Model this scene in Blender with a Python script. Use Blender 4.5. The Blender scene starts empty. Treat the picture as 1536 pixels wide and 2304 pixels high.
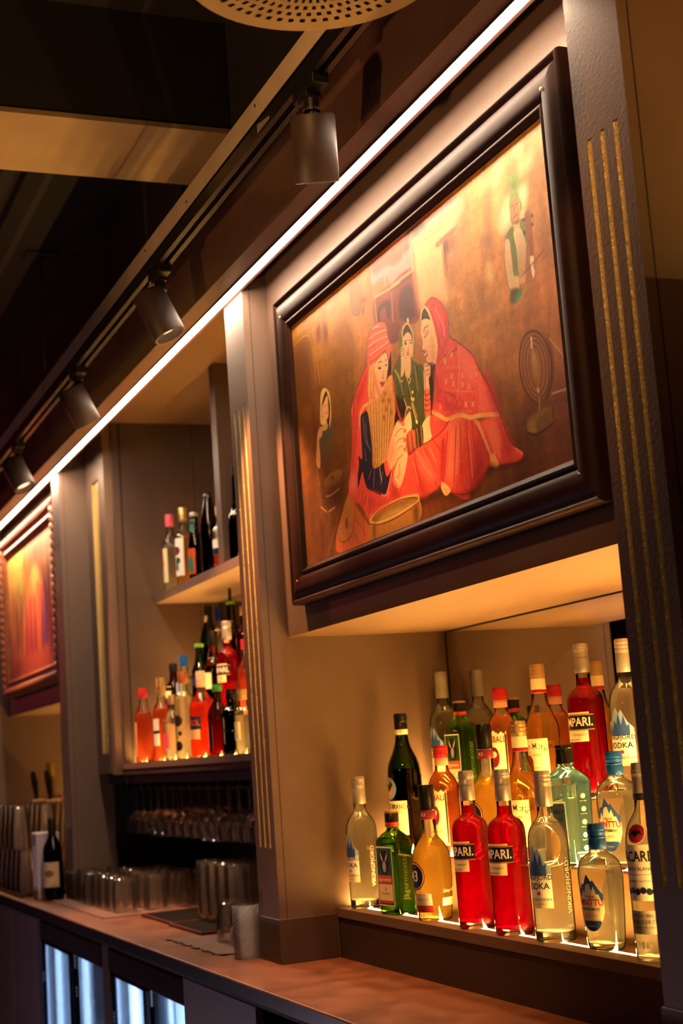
import bpy, math, random
import numpy as np
from mathutils import Vector, Matrix
random.seed(7)
rng = np.random.default_rng(7)
SC = bpy.context.scene
COL = SC.collection
R = math.radians

# ------------------------------------------------------------------ camera
def cam_axes(yaw, pitch, roll):
    f = Vector((-math.cos(yaw)*math.cos(pitch), math.sin(yaw)*math.cos(pitch), math.sin(pitch)))
    r = f.cross(Vector((0, 0, 1))).normalized()
    u = r.cross(f)
    return (math.cos(roll)*r + math.sin(roll)*u, -math.sin(roll)*r + math.cos(roll)*u, f)
CAM = Vector((0, -1.17, 1.4227))
cr, cu, cf = cam_axes(R(22.77343), R(9.24237), R(-4.06684))
cd = bpy.data.cameras.new('camera')
co = bpy.data.objects.new('camera', cd)
COL.objects.link(co)
M = Matrix((cr, cu, -cf)).transposed().to_4x4()
M.translation = CAM
co.matrix_world = M
cd.sensor_fit = 'VERTICAL'
cd.sensor_height = 36.0
cd.lens = 3315.6456/2304*36.0
cd.clip_start = 0.05
cd.clip_end = 60
cd.dof.use_dof = True
cd.dof.focus_distance = 2.7
cd.dof.aperture_fstop = 5.0
SC.camera = co

# ------------------------------------------------------------------ world, exposure
w = bpy.data.worlds.new('dim_room')
SC.world = w
w.use_nodes = True
w.node_tree.nodes['Background'].inputs[0].default_value = (0.55, 0.38, 0.36, 1)
w.node_tree.nodes['Background'].inputs[1].default_value = 0.01
vs = SC.view_settings
vs.view_transform = 'Standard'
vs.look = 'None'
vs.exposure = 0.0
vs.gamma = 1.0
vs.use_curve_mapping = False
SC.cycles.transparent_max_bounces = 32
SC.cycles.max_bounces = 14
SC.cycles.transmission_bounces = 12

# ------------------------------------------------------------------ room lamps (ceiling spots and coloured stage lamps of the bar room, plus added fill lamps)
def lamp(name, kind, loc, energy, color, size=.05, aim=None, angle=60, blend=.5):
    ld = bpy.data.lights.new(name, kind)
    ld.energy = energy
    ld.color = color
    ld.shadow_soft_size = size
    if kind == 'SPOT':
        ld.spot_size = R(angle)
        ld.spot_blend = blend
    o = bpy.data.objects.new(name, ld)
    COL.objects.link(o)
    o.location = loc
    if aim is not None:
        o.rotation_euler = (Vector(aim)-Vector(loc)).to_track_quat('-Z', 'Y').to_euler()
    return o
WARM = (1.0, .50, .20)
LED_C = (1.0, .74, .52)
AMBER = (1.0, .51, .115)
lamp('room_spot_light', 'SPOT', (-1.15, -1.15, 2.85), 56, (1, .47, .16), .05, (-2.36, .05, 2.14), 54, .8)
lamp('added_violet_light', 'POINT', (-4.9, -1.35, .25), 16, (.86, .66, .86), .05)  # violet lamp added low down to tint the cabinet fronts, clear of the bottles
lamp('added_fill_light', 'POINT', (-.6, -3.6, 2.3), 22, (1, .56, .26), .1)  # unseen lamp added as dim warm fill for the front surfaces
lamp('room_red_light', 'POINT', (-8.8, -1.3, 2.3), 22, (1, .08, .12), .1)
lamp('bar_uplight', 'SPOT', (-2.5, -1.9, 1.15), 95, (1, .50, .18), .06, (-2.55, -.45, 2.85), 66, .8)

# ------------------------------------------------------------------ mesh helpers
class MB:
    def __init__(s): s.v = []; s.f = []
    def add(s, vs_, fs):
        o = len(s.v); s.v += [tuple(p) for p in vs_]; s.f += [tuple(i+o for i in f) for f in fs]; return s
    def box(s, x0, x1, y0, y1, z0, z1):
        return s.add([(x0,y0,z0),(x1,y0,z0),(x1,y1,z0),(x0,y1,z0),(x0,y0,z1),(x1,y0,z1),(x1,y1,z1),(x0,y1,z1)],
                     [(0,3,2,1),(4,5,6,7),(0,1,5,4),(1,2,6,5),(2,3,7,6),(3,0,4,7)])
    def rings(s, rs, cap0=True, cap1=True, closed=True):
        n = len(rs[0]); o = len(s.v)
        for r_ in rs: s.v += [tuple(p) for p in r_]
        m = n if closed else n-1
        for k in range(len(rs)-1):
            for i in range(m):
                j = (i+1) % n
                s.f.append((o+k*n+i, o+k*n+j, o+(k+1)*n+j, o+(k+1)*n+i))
        if cap0: s.f.append(tuple(o+i for i in range(n))[::-1])
        if cap1: s.f.append(tuple(o+(len(rs)-1)*n+i for i in range(n)))
        return s
    def lathe(s, prof, n=32, cx=0, cy=0, cap0=True, cap1=True):
        rs = []
        for p in prof:
            r_, z = p[0], p[1]
            rs.append([(cx+r_*math.cos(2*math.pi*i/n), cy+r_*math.sin(2*math.pi*i/n), z) for i in range(n)])
        return s.rings(rs, cap0, cap1)
    def tube(s, path, r_, n=10, cap=True):
        path = [Vector(p) for p in path]; rs = []
        up = Vector((0,0,1))
        for i, p in enumerate(path):
            d = (path[min(i+1,len(path)-1)]-path[max(i-1,0)]).normalized()
            a = d.cross(up if abs(d.z) < .9 else Vector((1,0,0))).normalized(); b = d.cross(a)
            rr = r_[i] if isinstance(r_, (list, tuple)) else r_
            rs.append([p + rr*(math.cos(2*math.pi*k/n)*a + math.sin(2*math.pi*k/n)*b) for k in range(n)])
        return s.rings(rs, cap, cap)
    def cyl(s, p0, p1, r0, r1=None, n=24, cap0=True, cap1=True):
        p0 = Vector(p0); p1 = Vector(p1); r1 = r0 if r1 is None else r1
        d = (p1-p0).normalized(); a = d.cross(Vector((0,0,1)) if abs(d.z) < .9 else Vector((1,0,0))).normalized(); b = d.cross(a)
        return s.rings([[p + rr*(math.cos(2*math.pi*k/n)*a + math.sin(2*math.pi*k/n)*b) for k in range(n)] for p, rr in ((p0,r0),(p1,r1))], cap0, cap1)
    def mesh(s, name, mat=None, smooth=None):
        m = bpy.data.meshes.new(name); m.from_pydata(s.v, [], s.f); m.update()
        if mat: m.materials.append(mat)
        if smooth:
            m.shade_smooth(); m.set_sharp_from_angle(angle=R(smooth))
        return m
    def build(s, name, mat, parent=None, smooth=None, bevel=0, loc=None):
        return link(name, s.mesh(name, mat, smooth), parent, bevel, loc)
def link(name, mesh, parent=None, bevel=0, loc=None):
    o = bpy.data.objects.new(name, mesh); COL.objects.link(o)
    if parent is not None: o.parent = parent
    if loc is not None: o.location = loc
    if bevel:
        b = o.modifiers.new('bevel', 'BEVEL'); b.width = bevel; b.segments = 2; b.limit_method = 'ANGLE'
    return o
def empty(name, loc=(0,0,0), rz=0):
    o = bpy.data.objects.new(name, None); COL.objects.link(o); o.location = loc; o.rotation_euler = (0,0,rz); o.empty_display_size = .05
    return o
def tag(o, label, cat, group=None, kind=None):
    o['label'] = label; o['category'] = cat
    if group: o['group'] = group
    if kind: o['kind'] = kind
    return o
def struct(o):
    o['kind'] = 'structure'; return o
def box(x0,x1,y0,y1,z0,z1): return MB().box(x0,x1,y0,y1,z0,z1)
def copy_tree(o, parent=None):
    c = o.copy(); COL.objects.link(c)
    if parent is not None: c.parent = parent
    for ch in list(o.children): copy_tree(ch, c)
    return c

# ------------------------------------------------------------------ materials
def lin(h):
    if isinstance(h, str): h = [int(h[i:i+2],16) for i in (0,2,4)]
    return tuple((c/255/12.92 if c/255 <= .04045 else ((c/255+.055)/1.055)**2.4) for c in h)
MATS = {}
def mat(name, color, rough=.5, metal=0, spec=.5, noise=0, nscale=20, bump=0, bscale=80, coat=0, trans=0, ior=1.45, stretch=None, emit=None, alpha=None):
    if name in MATS: return MATS[name]
    m = bpy.data.materials.new(name); m.use_nodes = True; nt = m.node_tree; b = nt.nodes['Principled BSDF']
    c = lin(color) if isinstance(color, str) else color
    b.inputs['Base Color'].default_value = (*c, 1); b.inputs['Roughness'].default_value = rough; b.inputs['Metallic'].default_value = metal
    b.inputs['Specular IOR Level'].default_value = spec; b.inputs['Coat Weight'].default_value = coat; b.inputs['Coat Roughness'].default_value = .08
    b.inputs['Transmission Weight'].default_value = trans; b.inputs['IOR'].default_value = ior
    if emit: b.inputs['Emission Color'].default_value = (*emit[0], 1); b.inputs['Emission Strength'].default_value = emit[1]
    if noise or bump:
        tc = nt.nodes.new('ShaderNodeTexCoord'); mp = nt.nodes.new('ShaderNodeMapping'); nt.links.new(tc.outputs['Object'], mp.inputs[0])
        if stretch: mp.inputs['Scale'].default_value = stretch
    if noise:
        n = nt.nodes.new('ShaderNodeTexNoise'); n.inputs['Scale'].default_value = nscale; n.inputs['Detail'].default_value = 6; nt.links.new(mp.outputs[0], n.inputs['Vector'])
        r_ = nt.nodes.new('ShaderNodeValToRGB'); lo = tuple(x*(1-noise) for x in c); hi = tuple(min(1, x*(1+noise)) for x in c)
        r_.color_ramp.elements[0].color = (*lo,1); r_.color_ramp.elements[1].color = (*hi,1); r_.color_ramp.elements[0].position = .3; r_.color_ramp.elements[1].position = .7
        nt.links.new(n.outputs['Fac'], r_.inputs[0]); nt.links.new(r_.outputs[0], b.inputs['Base Color'])
        mr = nt.nodes.new('ShaderNodeMapRange'); mr.inputs[3].default_value = max(0, rough-.08); mr.inputs[4].default_value = min(1, rough+.1)
        nt.links.new(n.outputs['Fac'], mr.inputs[0]); nt.links.new(mr.outputs[0], b.inputs['Roughness'])
    if bump:
        n2 = nt.nodes.new('ShaderNodeTexNoise'); n2.inputs['Scale'].default_value = bscale; n2.inputs['Detail'].default_value = 4; nt.links.new(mp.outputs[0], n2.inputs['Vector'])
        bp_ = nt.nodes.new('ShaderNodeBump'); bp_.inputs['Strength'].default_value = bump; bp_.inputs['Distance'].default_value = .002
        nt.links.new(n2.outputs['Fac'], bp_.inputs['Height']); nt.links.new(bp_.outputs[0], b.inputs['Normal'])
    MATS[name] = m; return m
def emis(name, color, strength):
    m = bpy.data.materials.new(name); m.use_nodes = True; nt = m.node_tree; nt.nodes.clear()
    e = nt.nodes.new('ShaderNodeEmission'); e.inputs[0].default_value = (*color,1); e.inputs[1].default_value = strength
    o = nt.nodes.new('ShaderNodeOutputMaterial'); nt.links.new(e.outputs[0], o.inputs[0]); MATS[name] = m; return m
def thin_glass(name, color=(1,1,1), gloss=1.0, dens=0.0, transl=0.0):
    """pane / bottle wall: tinted see-through layer with a Fresnel reflection; dens darkens, transl scatters a little"""
    m = bpy.data.materials.new(name); m.use_nodes = True; nt = m.node_tree; nt.nodes.clear()
    t = nt.nodes.new('ShaderNodeBsdfTransparent'); t.inputs[0].default_value = (*color,1)
    g = nt.nodes.new('ShaderNodeBsdfGlossy'); g.inputs['Roughness'].default_value = .04
    lw = nt.nodes.new('ShaderNodeFresnel'); lw.inputs['IOR'].default_value = 1.5
    mp = nt.nodes.new('ShaderNodeMath'); mp.operation = 'MULTIPLY'; mp.inputs[1].default_value = gloss; mp.use_clamp = True; nt.links.new(lw.outputs[0], mp.inputs[0])
    mx = nt.nodes.new('ShaderNodeMixShader'); o = nt.nodes.new('ShaderNodeOutputMaterial')
    src = t.outputs[0]
    if transl:
        tr = nt.nodes.new('ShaderNodeBsdfTranslucent'); tr.inputs[0].default_value = (*color,1)
        m2 = nt.nodes.new('ShaderNodeMixShader'); m2.inputs[0].default_value = transl; nt.links.new(t.outputs[0], m2.inputs[1]); nt.links.new(tr.outputs[0], m2.inputs[2]); src = m2.outputs[0]
    nt.links.new(mp.outputs[0], mx.inputs[0]); nt.links.new(src, mx.inputs[1]); nt.links.new(g.outputs[0], mx.inputs[2]); nt.links.new(mx.outputs[0], o.inputs[0])
    MATS[name] = m; return m
def liquid(name, color, refr=.6, transl=.25, ior=1.34):
    """coloured spirit: refracts, passes tinted light and scatters a little of it"""
    m = bpy.data.materials.new(name); m.use_nodes = True; nt = m.node_tree; nt.nodes.clear()
    g = nt.nodes.new('ShaderNodeBsdfGlass'); g.inputs[0].default_value = (*color,1); g.inputs['Roughness'].default_value = .0; g.inputs['IOR'].default_value = ior
    t = nt.nodes.new('ShaderNodeBsdfTransparent'); t.inputs[0].default_value = (*color,1)
    tr = nt.nodes.new('ShaderNodeBsdfTranslucent'); tr.inputs[0].default_value = (*color,1)
    m1 = nt.nodes.new('ShaderNodeMixShader'); m1.inputs[0].default_value = transl/max(1e-6, 1-refr); nt.links.new(t.outputs[0], m1.inputs[1]); nt.links.new(tr.outputs[0], m1.inputs[2])
    m2 = nt.nodes.new('ShaderNodeMixShader'); m2.inputs[0].default_value = refr; nt.links.new(m1.outputs[0], m2.inputs[1]); nt.links.new(g.outputs[0], m2.inputs[2])
    o = nt.nodes.new('ShaderNodeOutputMaterial'); nt.links.new(m2.outputs[0], o.inputs[0]); MATS[name] = m; return m
def glitter(name, color, scale=900):
    m = bpy.data.materials.new(name); m.use_nodes = True; nt = m.node_tree; b = nt.nodes['Principled BSDF']
    tc = nt.nodes.new('ShaderNodeTexCoord'); v = nt.nodes.new('ShaderNodeTexVoronoi'); v.inputs['Scale'].default_value = scale; nt.links.new(tc.outputs['Object'], v.inputs['Vector'])
    b.inputs['Metallic'].default_value = .15; b.inputs['Roughness'].default_value = .32
    mixc = nt.nodes.new('ShaderNodeMixRGB'); mixc.blend_type = 'MIX'; mixc.inputs[1].default_value = (*[c*.4 for c in color],1); mixc.inputs[2].default_value = (*color,1)
    sep = nt.nodes.new('ShaderNodeSeparateColor'); nt.links.new(v.outputs['Color'], sep.inputs[0]); nt.links.new(sep.outputs[0], mixc.inputs[0]); nt.links.new(mixc.outputs[0], b.inputs['Base Color'])
    ge = nt.nodes.new('ShaderNodeNewGeometry'); sub = nt.nodes.new('ShaderNodeVectorMath'); sub.operation = 'SUBTRACT'; sub.inputs[1].default_value = (.5,.5,.5); nt.links.new(v.outputs['Color'], sub.inputs[0])
    sc = nt.nodes.new('ShaderNodeVectorMath'); sc.operation = 'SCALE'; sc.inputs['Scale'].default_value = .8; nt.links.new(sub.outputs[0], sc.inputs[0])
    ad = nt.nodes.new('ShaderNodeVectorMath'); ad.operation = 'ADD'; nt.links.new(ge.outputs['Normal'], ad.inputs[0]); nt.links.new(sc.outputs[0], ad.inputs[1])
    nn = nt.nodes.new('ShaderNodeVectorMath'); nn.operation = 'NORMALIZE'; nt.links.new(ad.outputs[0], nn.inputs[0]); nt.links.new(nn.outputs[0], b.inputs['Normal'])
    MATS[name] = m; return m

PAINT = mat('brown_paint', '6a5446', .5, noise=.08, nscale=6, bump=.25, bscale=160)
PAINT_D = mat('dark_brown_paint', '4a382e', .55, noise=.1, nscale=5, bump=.2, bscale=140)
SOFFIT = mat('tan_paint', '6a4e36', .6, noise=.1, nscale=3, stretch=(1, 6, 1))
FASCIA = mat('glossy_brown_board', '5a4038', .32, noise=.15, nscale=4, stretch=(1, 4, 4))
BLACK = mat('black_metal', '0c0b0b', .45)
BLACK_M = mat('matte_black', '14110f', .7)
CEIL_M = mat('black_ceiling', '1a1512', .8, noise=.2, nscale=3)
BEAM_M = mat('tan_beam_paint', '8a7456', .7, noise=.12, nscale=7)
COUNTER_M = mat('counter_laminate', '78472a', .4, noise=.32, nscale=14, bump=.15, bscale=300)
CABINET_M = mat('cabinet_laminate', '6e5c60', .5, noise=.06, nscale=6)
GOLD = glitter('gold_glitter', (1.0, .78, .32))
GOLDM = mat('gold_foil', (.95,.66,.24), .35, metal=.4)
CHROME = mat('chrome', (.8,.8,.82), .12, metal=1)
MIRROR_M = mat('mirror_silver', (.80,.79,.76), .015, metal=1)
LED_M = emis('warm_white_led', LED_C, 100)
TIER_M = emis('amber_led', AMBER, 270)
TIER_R = emis('bright_amber_led', AMBER, 260)
TIER_U = emis('upper_shelf_led', AMBER, 120)
TIER_S = emis('soft_amber_led', AMBER, 48)

# ------------------------------------------------------------------ room shell
ZC = .95            # counter top
ZS = 1.704          # soffit of the painting bays
struct(box(-12, 3, -6, .9, -.05, 0).build('floor', mat('dark_floor', '2a2220', .5, noise=.2, nscale=3)))
struct(box(-12, 3, -6, .9, 3.15, 3.25).build('ceiling', CEIL_M))
struct(box(-12, 3, .60, .70, 0, 3.15).build('wall_back', PAINT_D))
struct(box(-12, 3, -6.1, -6, 0, 3.15).build('wall_front', mat('room_wall', '3a2c28', .7, noise=.2, nscale=2)))
struct(box(-12.1, -12, -6, .9, 0, 3.15).build('wall_left', MATS['room_wall']))
struct(box(3, 3.1, -6, .9, 0, 3.15).build('wall_right', MATS['room_wall']))

# bulkhead over the back bar with its long LED line
struct(box(-9, 1.2, -.085, -.001, 2.566, 2.748).build('trim_1', FASCIA)); struct(box(-9, 1.2, -.083, -.001, 2.748, 3.15).build('wall_above_bar', CEIL_M))
struct(box(-9, 1.2, -.001, .60, 2.70, 2.74).build('ceiling_alcove', SOFFIT))
o = box(-9, 1.2, -.097, -.085, 2.735, 2.747).build('fascia_bead', BLACK_M)
tag(o, 'thin black bead running along the upper glossy brown bulkhead', 'moulding')
led = empty('led_line', (-3, -.023, 2.566)); tag(led, 'long glowing warm white LED line under the bulkhead', 'light')
xs = np.linspace(-6, 1.16, 17)
box(-6, 1.165, -.0150, -.0125, -.0042, -.0001).build('profile', BLACK_M, led)
for i in range(16):
    sec = [(-.0123, -.0002), (-.0123, -.0010), (.0020, -.0048), (.0070, -.0042), (.0123, -.0002)]
    zo = -.0003 if i % 2 else 0
    MB().rings([[(x, a, b+zo) for a, b in sec] for x in (xs[i]+.001, xs[i+1]-.001)]).build('diffuser', LED_M, led)

# ------------------------------------------------------------------ columns
def column(x0, x1, depth, label):
    r_ = empty('fluted_column', ((x0+x1)/2, 0, ZC)); h = (x1-x0)/2; tag(r_, label, 'column', 'fluted columns of the back bar')
    z0, z1, top = 1.212-ZC, 2.288-ZC, 2.70-ZC
    b = MB().box(-h, h, .007, depth, 0, top)
    b.box(-h, h, 0, .007, 0, z0).box(-h, h, 0, .007, z1, top)
    gx = [-.0355, 0, .0345]; gw = .0062
    edges = [-h]+[v for g in gx for v in (g-gw, g+gw)]+[h]
    for i in range(0, len(edges), 2): b.box(edges[i], edges[i+1], 0, .007, z0, z1)
    b.build('shaft', PAINT, r_)
    for g in gx:
        m = MB(); rs = []
        for z in (z0, z1):
            rs.append([(g+gw*.98*math.cos(math.pi*k/8), .0006+.0026*math.sin(math.pi*k/8), z) for k in range(9)])
        m.rings(rs, False, False, closed=False); m.build('gold_groove', GOLD, r_, smooth=50)
    MB().box(-h-.004, h+.004, -.004, .1405, 0, .101).build('base_block', PAINT_D, r_, bevel=.0015)
    for s_ in (1,): box(h-.0005, h+.0008, .018, .0192, .102, top-.1).build('seam', BLACK_M, r_)
    return r_
column(-1.778, -1.644, .5, 'brown column with three gold glitter grooves nearest the right edge')
column(-3.469, -3.327, .5, 'brown fluted column between the large painting and the bottle shelves')
column(-5.729, -5.596, .165, 'far brown fluted column beside the red lit painting')
column(-7.42, -7.28, .5, 'farthest brown column at the left edge beyond the red painting')

# ------------------------------------------------------------------ painting bays (header wall, soffit, mirror niche)
def bay(x0, x1, n):
    struct(box(x0, x1, .066, .60, ZS+.012, 2.70).build('wall_bay_%d' % n, PAINT))
    s_ = struct(box(x0, x1, .066, .60, ZS, ZS+.012).build('ceiling_niche_%d' % n, SOFFIT))
    return s_
bay(-3.327, -1.778, 1); bay(-7.28, -5.729, 2)
mr = empty('mirror', (-2.55, .484, 1.38)); tag(mr, 'wall mirror behind the stepped rows of bottles', 'mirror')
box(-.774, .771, 0, .006, -.078, ZS-1.38-.003).build('glass', MIRROR_M, mr)
box(-.777, -.7735, -.002, .006, -.078, ZS-1.38).build('edge', BLACK_M, mr); box(-.777, .771, -.002, .006, ZS-1.38-.004, ZS-1.38-.0005).build('edge', BLACK_M, mr)
struct(box(-7.28, -5.729, .484, .60, ZC, ZS).build('wall_niche_back', PAINT))

# stepped bottle display with a light line in every step
STEP_W = mat('pale_step_wood', '98744a', .5, noise=.15, nscale=10, stretch=(1,8,8))
def steps(name, label, x0, x1, y, z, dz, yb, zbase, strip_w=.010, glow=None, watts=5.5):
    r_ = empty(name, ((x0+x1)/2, y[0], zbase)); h = (x1-x0)/2; tag(r_, label, 'display')
    for k in range(len(y)):
        zt = z+dz*k-zbase; zl = 0 if k == 0 else z+dz*(k-1)-zbase
        yk = y[k]-y[0]; bt = .02 if k == 0 else .012
        box(-h, h, yk+.003, yb-y[0], zl, zt-bt).build('riser', STEP_W if k else mat('dark_plinth', '33241b', .55, noise=.15, nscale=8, stretch=(1,1,12)), r_)
        sy = yk+.048 if k == 0 else yk+.038
        m = MB().box(-h, h, yk, sy-strip_w/2, zt-bt, zt).box(-h, h, sy+strip_w/2, yb-y[0], zt-bt, zt)
        m.build('tread', STEP_W if k else PAINT, r_)
        box(-h+.004, h-.004, sy-strip_w/2, sy+strip_w/2, zt-.006, zt-.0012).build('light_strip', glow or TIER_M, r_)
        al = bpy.data.lights.new('step_light', 'AREA'); al.shape = 'RECTANGLE'; al.size = 2*h-.02; al.size_y = strip_w; al.energy = watts; al.color = AMBER; al.spread = R(125)
        ao = bpy.data.objects.new('step_light', al); COL.objects.link(ao); ao.parent = r_; ao.location = (0, sy, zt-.0009); ao.rotation_euler = (math.pi, 0, 0)
    return r_
steps('bottle_steps', 'brown stepped bottle display with glowing light lines under the mirror', -3.327, -1.778, [.1416,.255,.362], 1.0635, .118, .484, ZC)

steps('rear_ledge', 'low brown ledge with a light line behind the pint glasses', -7.28, -5.729, [.40], 1.0635, .118, .484, ZC, glow=TIER_S, watts=9)
# ------------------------------------------------------------------ shelf alcove between the columns
struct(box(-5.33, -5.293, .14, .60, 1.40, 2.70).build('wall_alcove_left', PAINT_D))
struct(box(-5.30, -3.469, .53, .60, 1.40, 2.70).build('wall_alcove_back', PAINT_D))
struct(box(-5.60, -3.469, .48, .60, ZC, 1.40).build('wall_recess_back', BLACK_M))
struct(box(-5.62, -5.595, .166, .50, ZC, 1.40).build('wall_recess_left', BLACK_M))
box(-5.2935, -5.2925, .452, .454, 1.44, 2.70).build('wall_seam', BLACK_M)['kind'] = 'structure'
pn = empty('slotted_panel', (-5.451, .108, 1.405)); tag(pn, 'tall brown panel with a gold lined slot beside the far column', 'panel')
W2 = .145; T = 2.70-1.405
MB().box(-W2, -.062, 0, .04, 0, T).box(.053, W2, 0, .04, 0, T).box(-.062, .053, 0, .04, 0, .073).box(-.062, .053, 0, .04, 1.102, T).box(-W2, W2, .04, .06, 0, T).build('board', PAINT, pn)
MB().box(-.0615, -.058, .002, .04, .074, 1.10).box(-.058, .0, .037, .04, .074, 1.10).build('slot_lining', GOLDM, pn)
bead = MB()
for k in range(5):
    pass
bead.lathe([(.0, -.0055), (.0045, -.0052), (.0062, -.003), (.0062, .003), (.0045, .0052), (.0, .0055)], 8)
bead.v = [(v[0]*4.6, v[1]*1.7, v[2]) for v in bead.v]
bm_ = bead.mesh('gold_bead', glitter('gold_stone', (1.0,.68,.26), 260), 40)
for k in range(74): link('gold_bead', bm_, pn, loc=(.022, .010, .083+.01375*k))
box(-5.3005, -5.2915, .166, .172, 1.44, 2.70).build('wall_gap', BLACK_M)['kind'] = 'structure'
# shelves
sh = empty('upper_shelf', (-4.38, .277, 2.013)); tag(sh, 'upper brown bottle shelf in the alcove', 'shelf')
box(-.911, .911, 0, .253, 0, .031).build('board', PAINT, sh, bevel=.0015); box(-.90, .90, .105, .113, .0305, .0325).build('light_strip', TIER_U, sh)
box(-4.492, -4.437, .277, .53, 2.044, 2.70).build('shelf_divider', PAINT_D, bevel=.0015)
tag(bpy.data.objects['shelf_divider'], 'dark upright divider standing on the upper shelf', 'divider')
sl = steps('lower_shelf', 'lower brown shelf with stepped glowing bottle rows in the alcove', -5.293, -3.469, [.127,.24,.345], 1.438, .118, .53, 1.398, glow=TIER_S, watts=9)
m2 = empty('mirror', (-4.38, .524, 1.7)); tag(m2, 'dark mirror behind the bottles of the lower shelf', 'mirror')
box(-.91, .91, 0, .005, -.02, .312).build('glass', mat('smoked_mirror', (.35,.3,.26), .03, metal=1), m2)
# grille and glass rack under the lower shelf
gr = empty('vent_grille', (-4.27, .18, 1.36)); tag(gr, 'row of short grey vent slats under the lower shelf', 'grille')
box(-.30, .30, .006, .012, -.002, .034).build('backing', BLACK_M, gr)
sm = box(-.006, .006, -.004, .006, 0, .032).mesh('slat', mat('grey_plastic', '5a5856', .4))
for k in range(16): link('slat', sm, gr, loc=(-.283+.0377*k, 0, 0))
rk = empty('glass_rack', (-4.5, .15, 1.352)); tag(rk, 'dark metal rack holding the hanging stemmed glasses', 'rack')
rail = MB().box(-.004, .004, 0, .33, 0, .012).box(-.016, .016, 0, .33, -.004, 0).mesh('rail', BLACK)
for k in range(20): link('rail', rail, rk, loc=(-.93+.1*k, 0, 0))
struct(box(-5.60, -3.469, .145, .50, 1.366, 1.398).build('trim_2', BLACK_M))

# ------------------------------------------------------------------ counter and cabinets
ct = empty('counter', (-4, -.16, .918)); tag(ct, 'long brown laminate back bar counter top', 'counter')
box(-5, 5.2, 0, .66, 0, .032).build('top', COUNTER_M, ct, bevel=.003)
box(-5, 5.2, -.0012, .004, .002, .0285).build('edge_band', mat('dark_edge', '2c2430', .35), ct)
box(-5, 5.2, .02, .03, -.016, 0).build('shadow_gap', BLACK_M, ct)
def cab(x0, x1, label, cat='cabinet'):
    r_ = empty('base_cabinet', ((x0+x1)/2, -.13, 0)); h = (x1-x0)/2; tag(r_, label, cat, 'base cabinets under the counter')
    box(-h, h, .019, .60, .08, .90).build('body', BLACK_M, r_)
    box(-h+.0025, h-.0025, 0, .018, .10, .895).build('door', CABINET_M, r_, bevel=.0015)
    return r_
cab(-7.2, -6.222, 'plain cabinet front at the lower left edge'); cab(-6.218, -5.69, 'narrow plain cabinet front left of the lit fridges'); cab(-3.72, -3.15, 'plain cabinet front right of the lit fridges')
struct(box(-3.15, 1.2, .10, .12, 0, .90).build('wall_kneehole', BLACK_M)); struct(box(-3.16, -3.148, -.11, .5, 0, .90).build('trim_3', BLACK_M))
struct(box(-5.69, -5.68, -.1, .5, 0, .90).build('trim_4', BLACK_M))
FR_G = thin_glass('fridge_glass', (.80,.86,.95), .8, transl=.3)
FR_L = emis('fridge_tube_light', (.50,.70,1.0), 15)
FR_W = mat('fridge_liner', '8890a0', .35, noise=.1, nscale=30, stretch=(1,1,.1))
def fridge(x0, x1, label, tubes):
    r_ = empty('bottle_fridge', ((x0+x1)/2, -.13, 0)); h = (x1-x0)/2; tag(r_, label, 'fridge', 'lit bottle fridges')
    MB().box(-h, h, .061, .05+.5, .872, .89).box(-h, -h+.02, .03, .55, .06, .872).box(h-.02, h, .03, .55, .06, .86).box(-h, h, .53, .55, .06, .86).box(-h, h, .03, .55, .04, .07).build('case', BLACK, r_)
    box(-h, h, 0, .06, .828, .889).build('top_rail', mat('rail_metal', '4a4044', .22, metal=.6), r_, bevel=.003)
    box(-h+.02, h-.02, .50, .528, .07, .86).build('liner', FR_W, r_)
    for xa_, wd in tubes: box(xa_, xa_+wd, .048, .060, .1, .84).build('light_tube', FR_L, r_)
    MB().box(-h+.02, -h+.0205, .06, .5, .07, .86).box(h-.0205, h-.02, .06, .5, .07, .86).build('side_liner', FR_W, r_)
    for k, zz in enumerate((.32, .58)): box(-h+.02, h-.02, .10, .5, zz, zz+.006).build('wire_shelf', mat('shelf_wire', '9aa0aa', .3, metal=.8), r_)
    for s_, yy in ((-1, .004), (1, .022)):
        d = box(0,0,0,0,0,0); d = MB()
        xa, xb = (-h+.005, .012) if s_ < 0 else (-.012, h-.005)
        d.box(xa, xa+.05, yy, yy+.016, .05, .826).box(xb-.028, xb, yy, yy+.016, .05, .826).box(xa, xb, yy, yy+.016, .05, .09).box(xa, xb, yy, yy+.016, .812, .826)
        do = d.build('door', mat('door_profile', '10131a', .25), r_, bevel=.002)
        box(xa+.05, xb-.028, yy+.006, yy+.010, .09, .812).build('pane', FR_G, do)
        box(xa+.012, xa+.024, yy-.006, yy+.001, .1, .77).build('handle', mat('blue_steel', '4a5a78', .25, metal=.8), do)
        for q in range(3): box(xa+.03, xa+.04, yy-.001, yy+.0003, .68+.012*q, .688+.012*q).build('badge', mat('badge_print', 'd8d0b0', .5), do)
    return r_
fridge(-5.62, -4.635, 'left lit under counter fridge with sliding glass doors', [(-.47,.05), (-.02,.06)]); fridge(-4.535, -3.725, 'right lit under counter fridge with the brightest glass', [(-.36,.04), (-.16,.09), (.16,.04)])
struct(box(-4.634, -4.536, -.125, .4, 0, .905).build('trim_5', PAINT_D))

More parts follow.
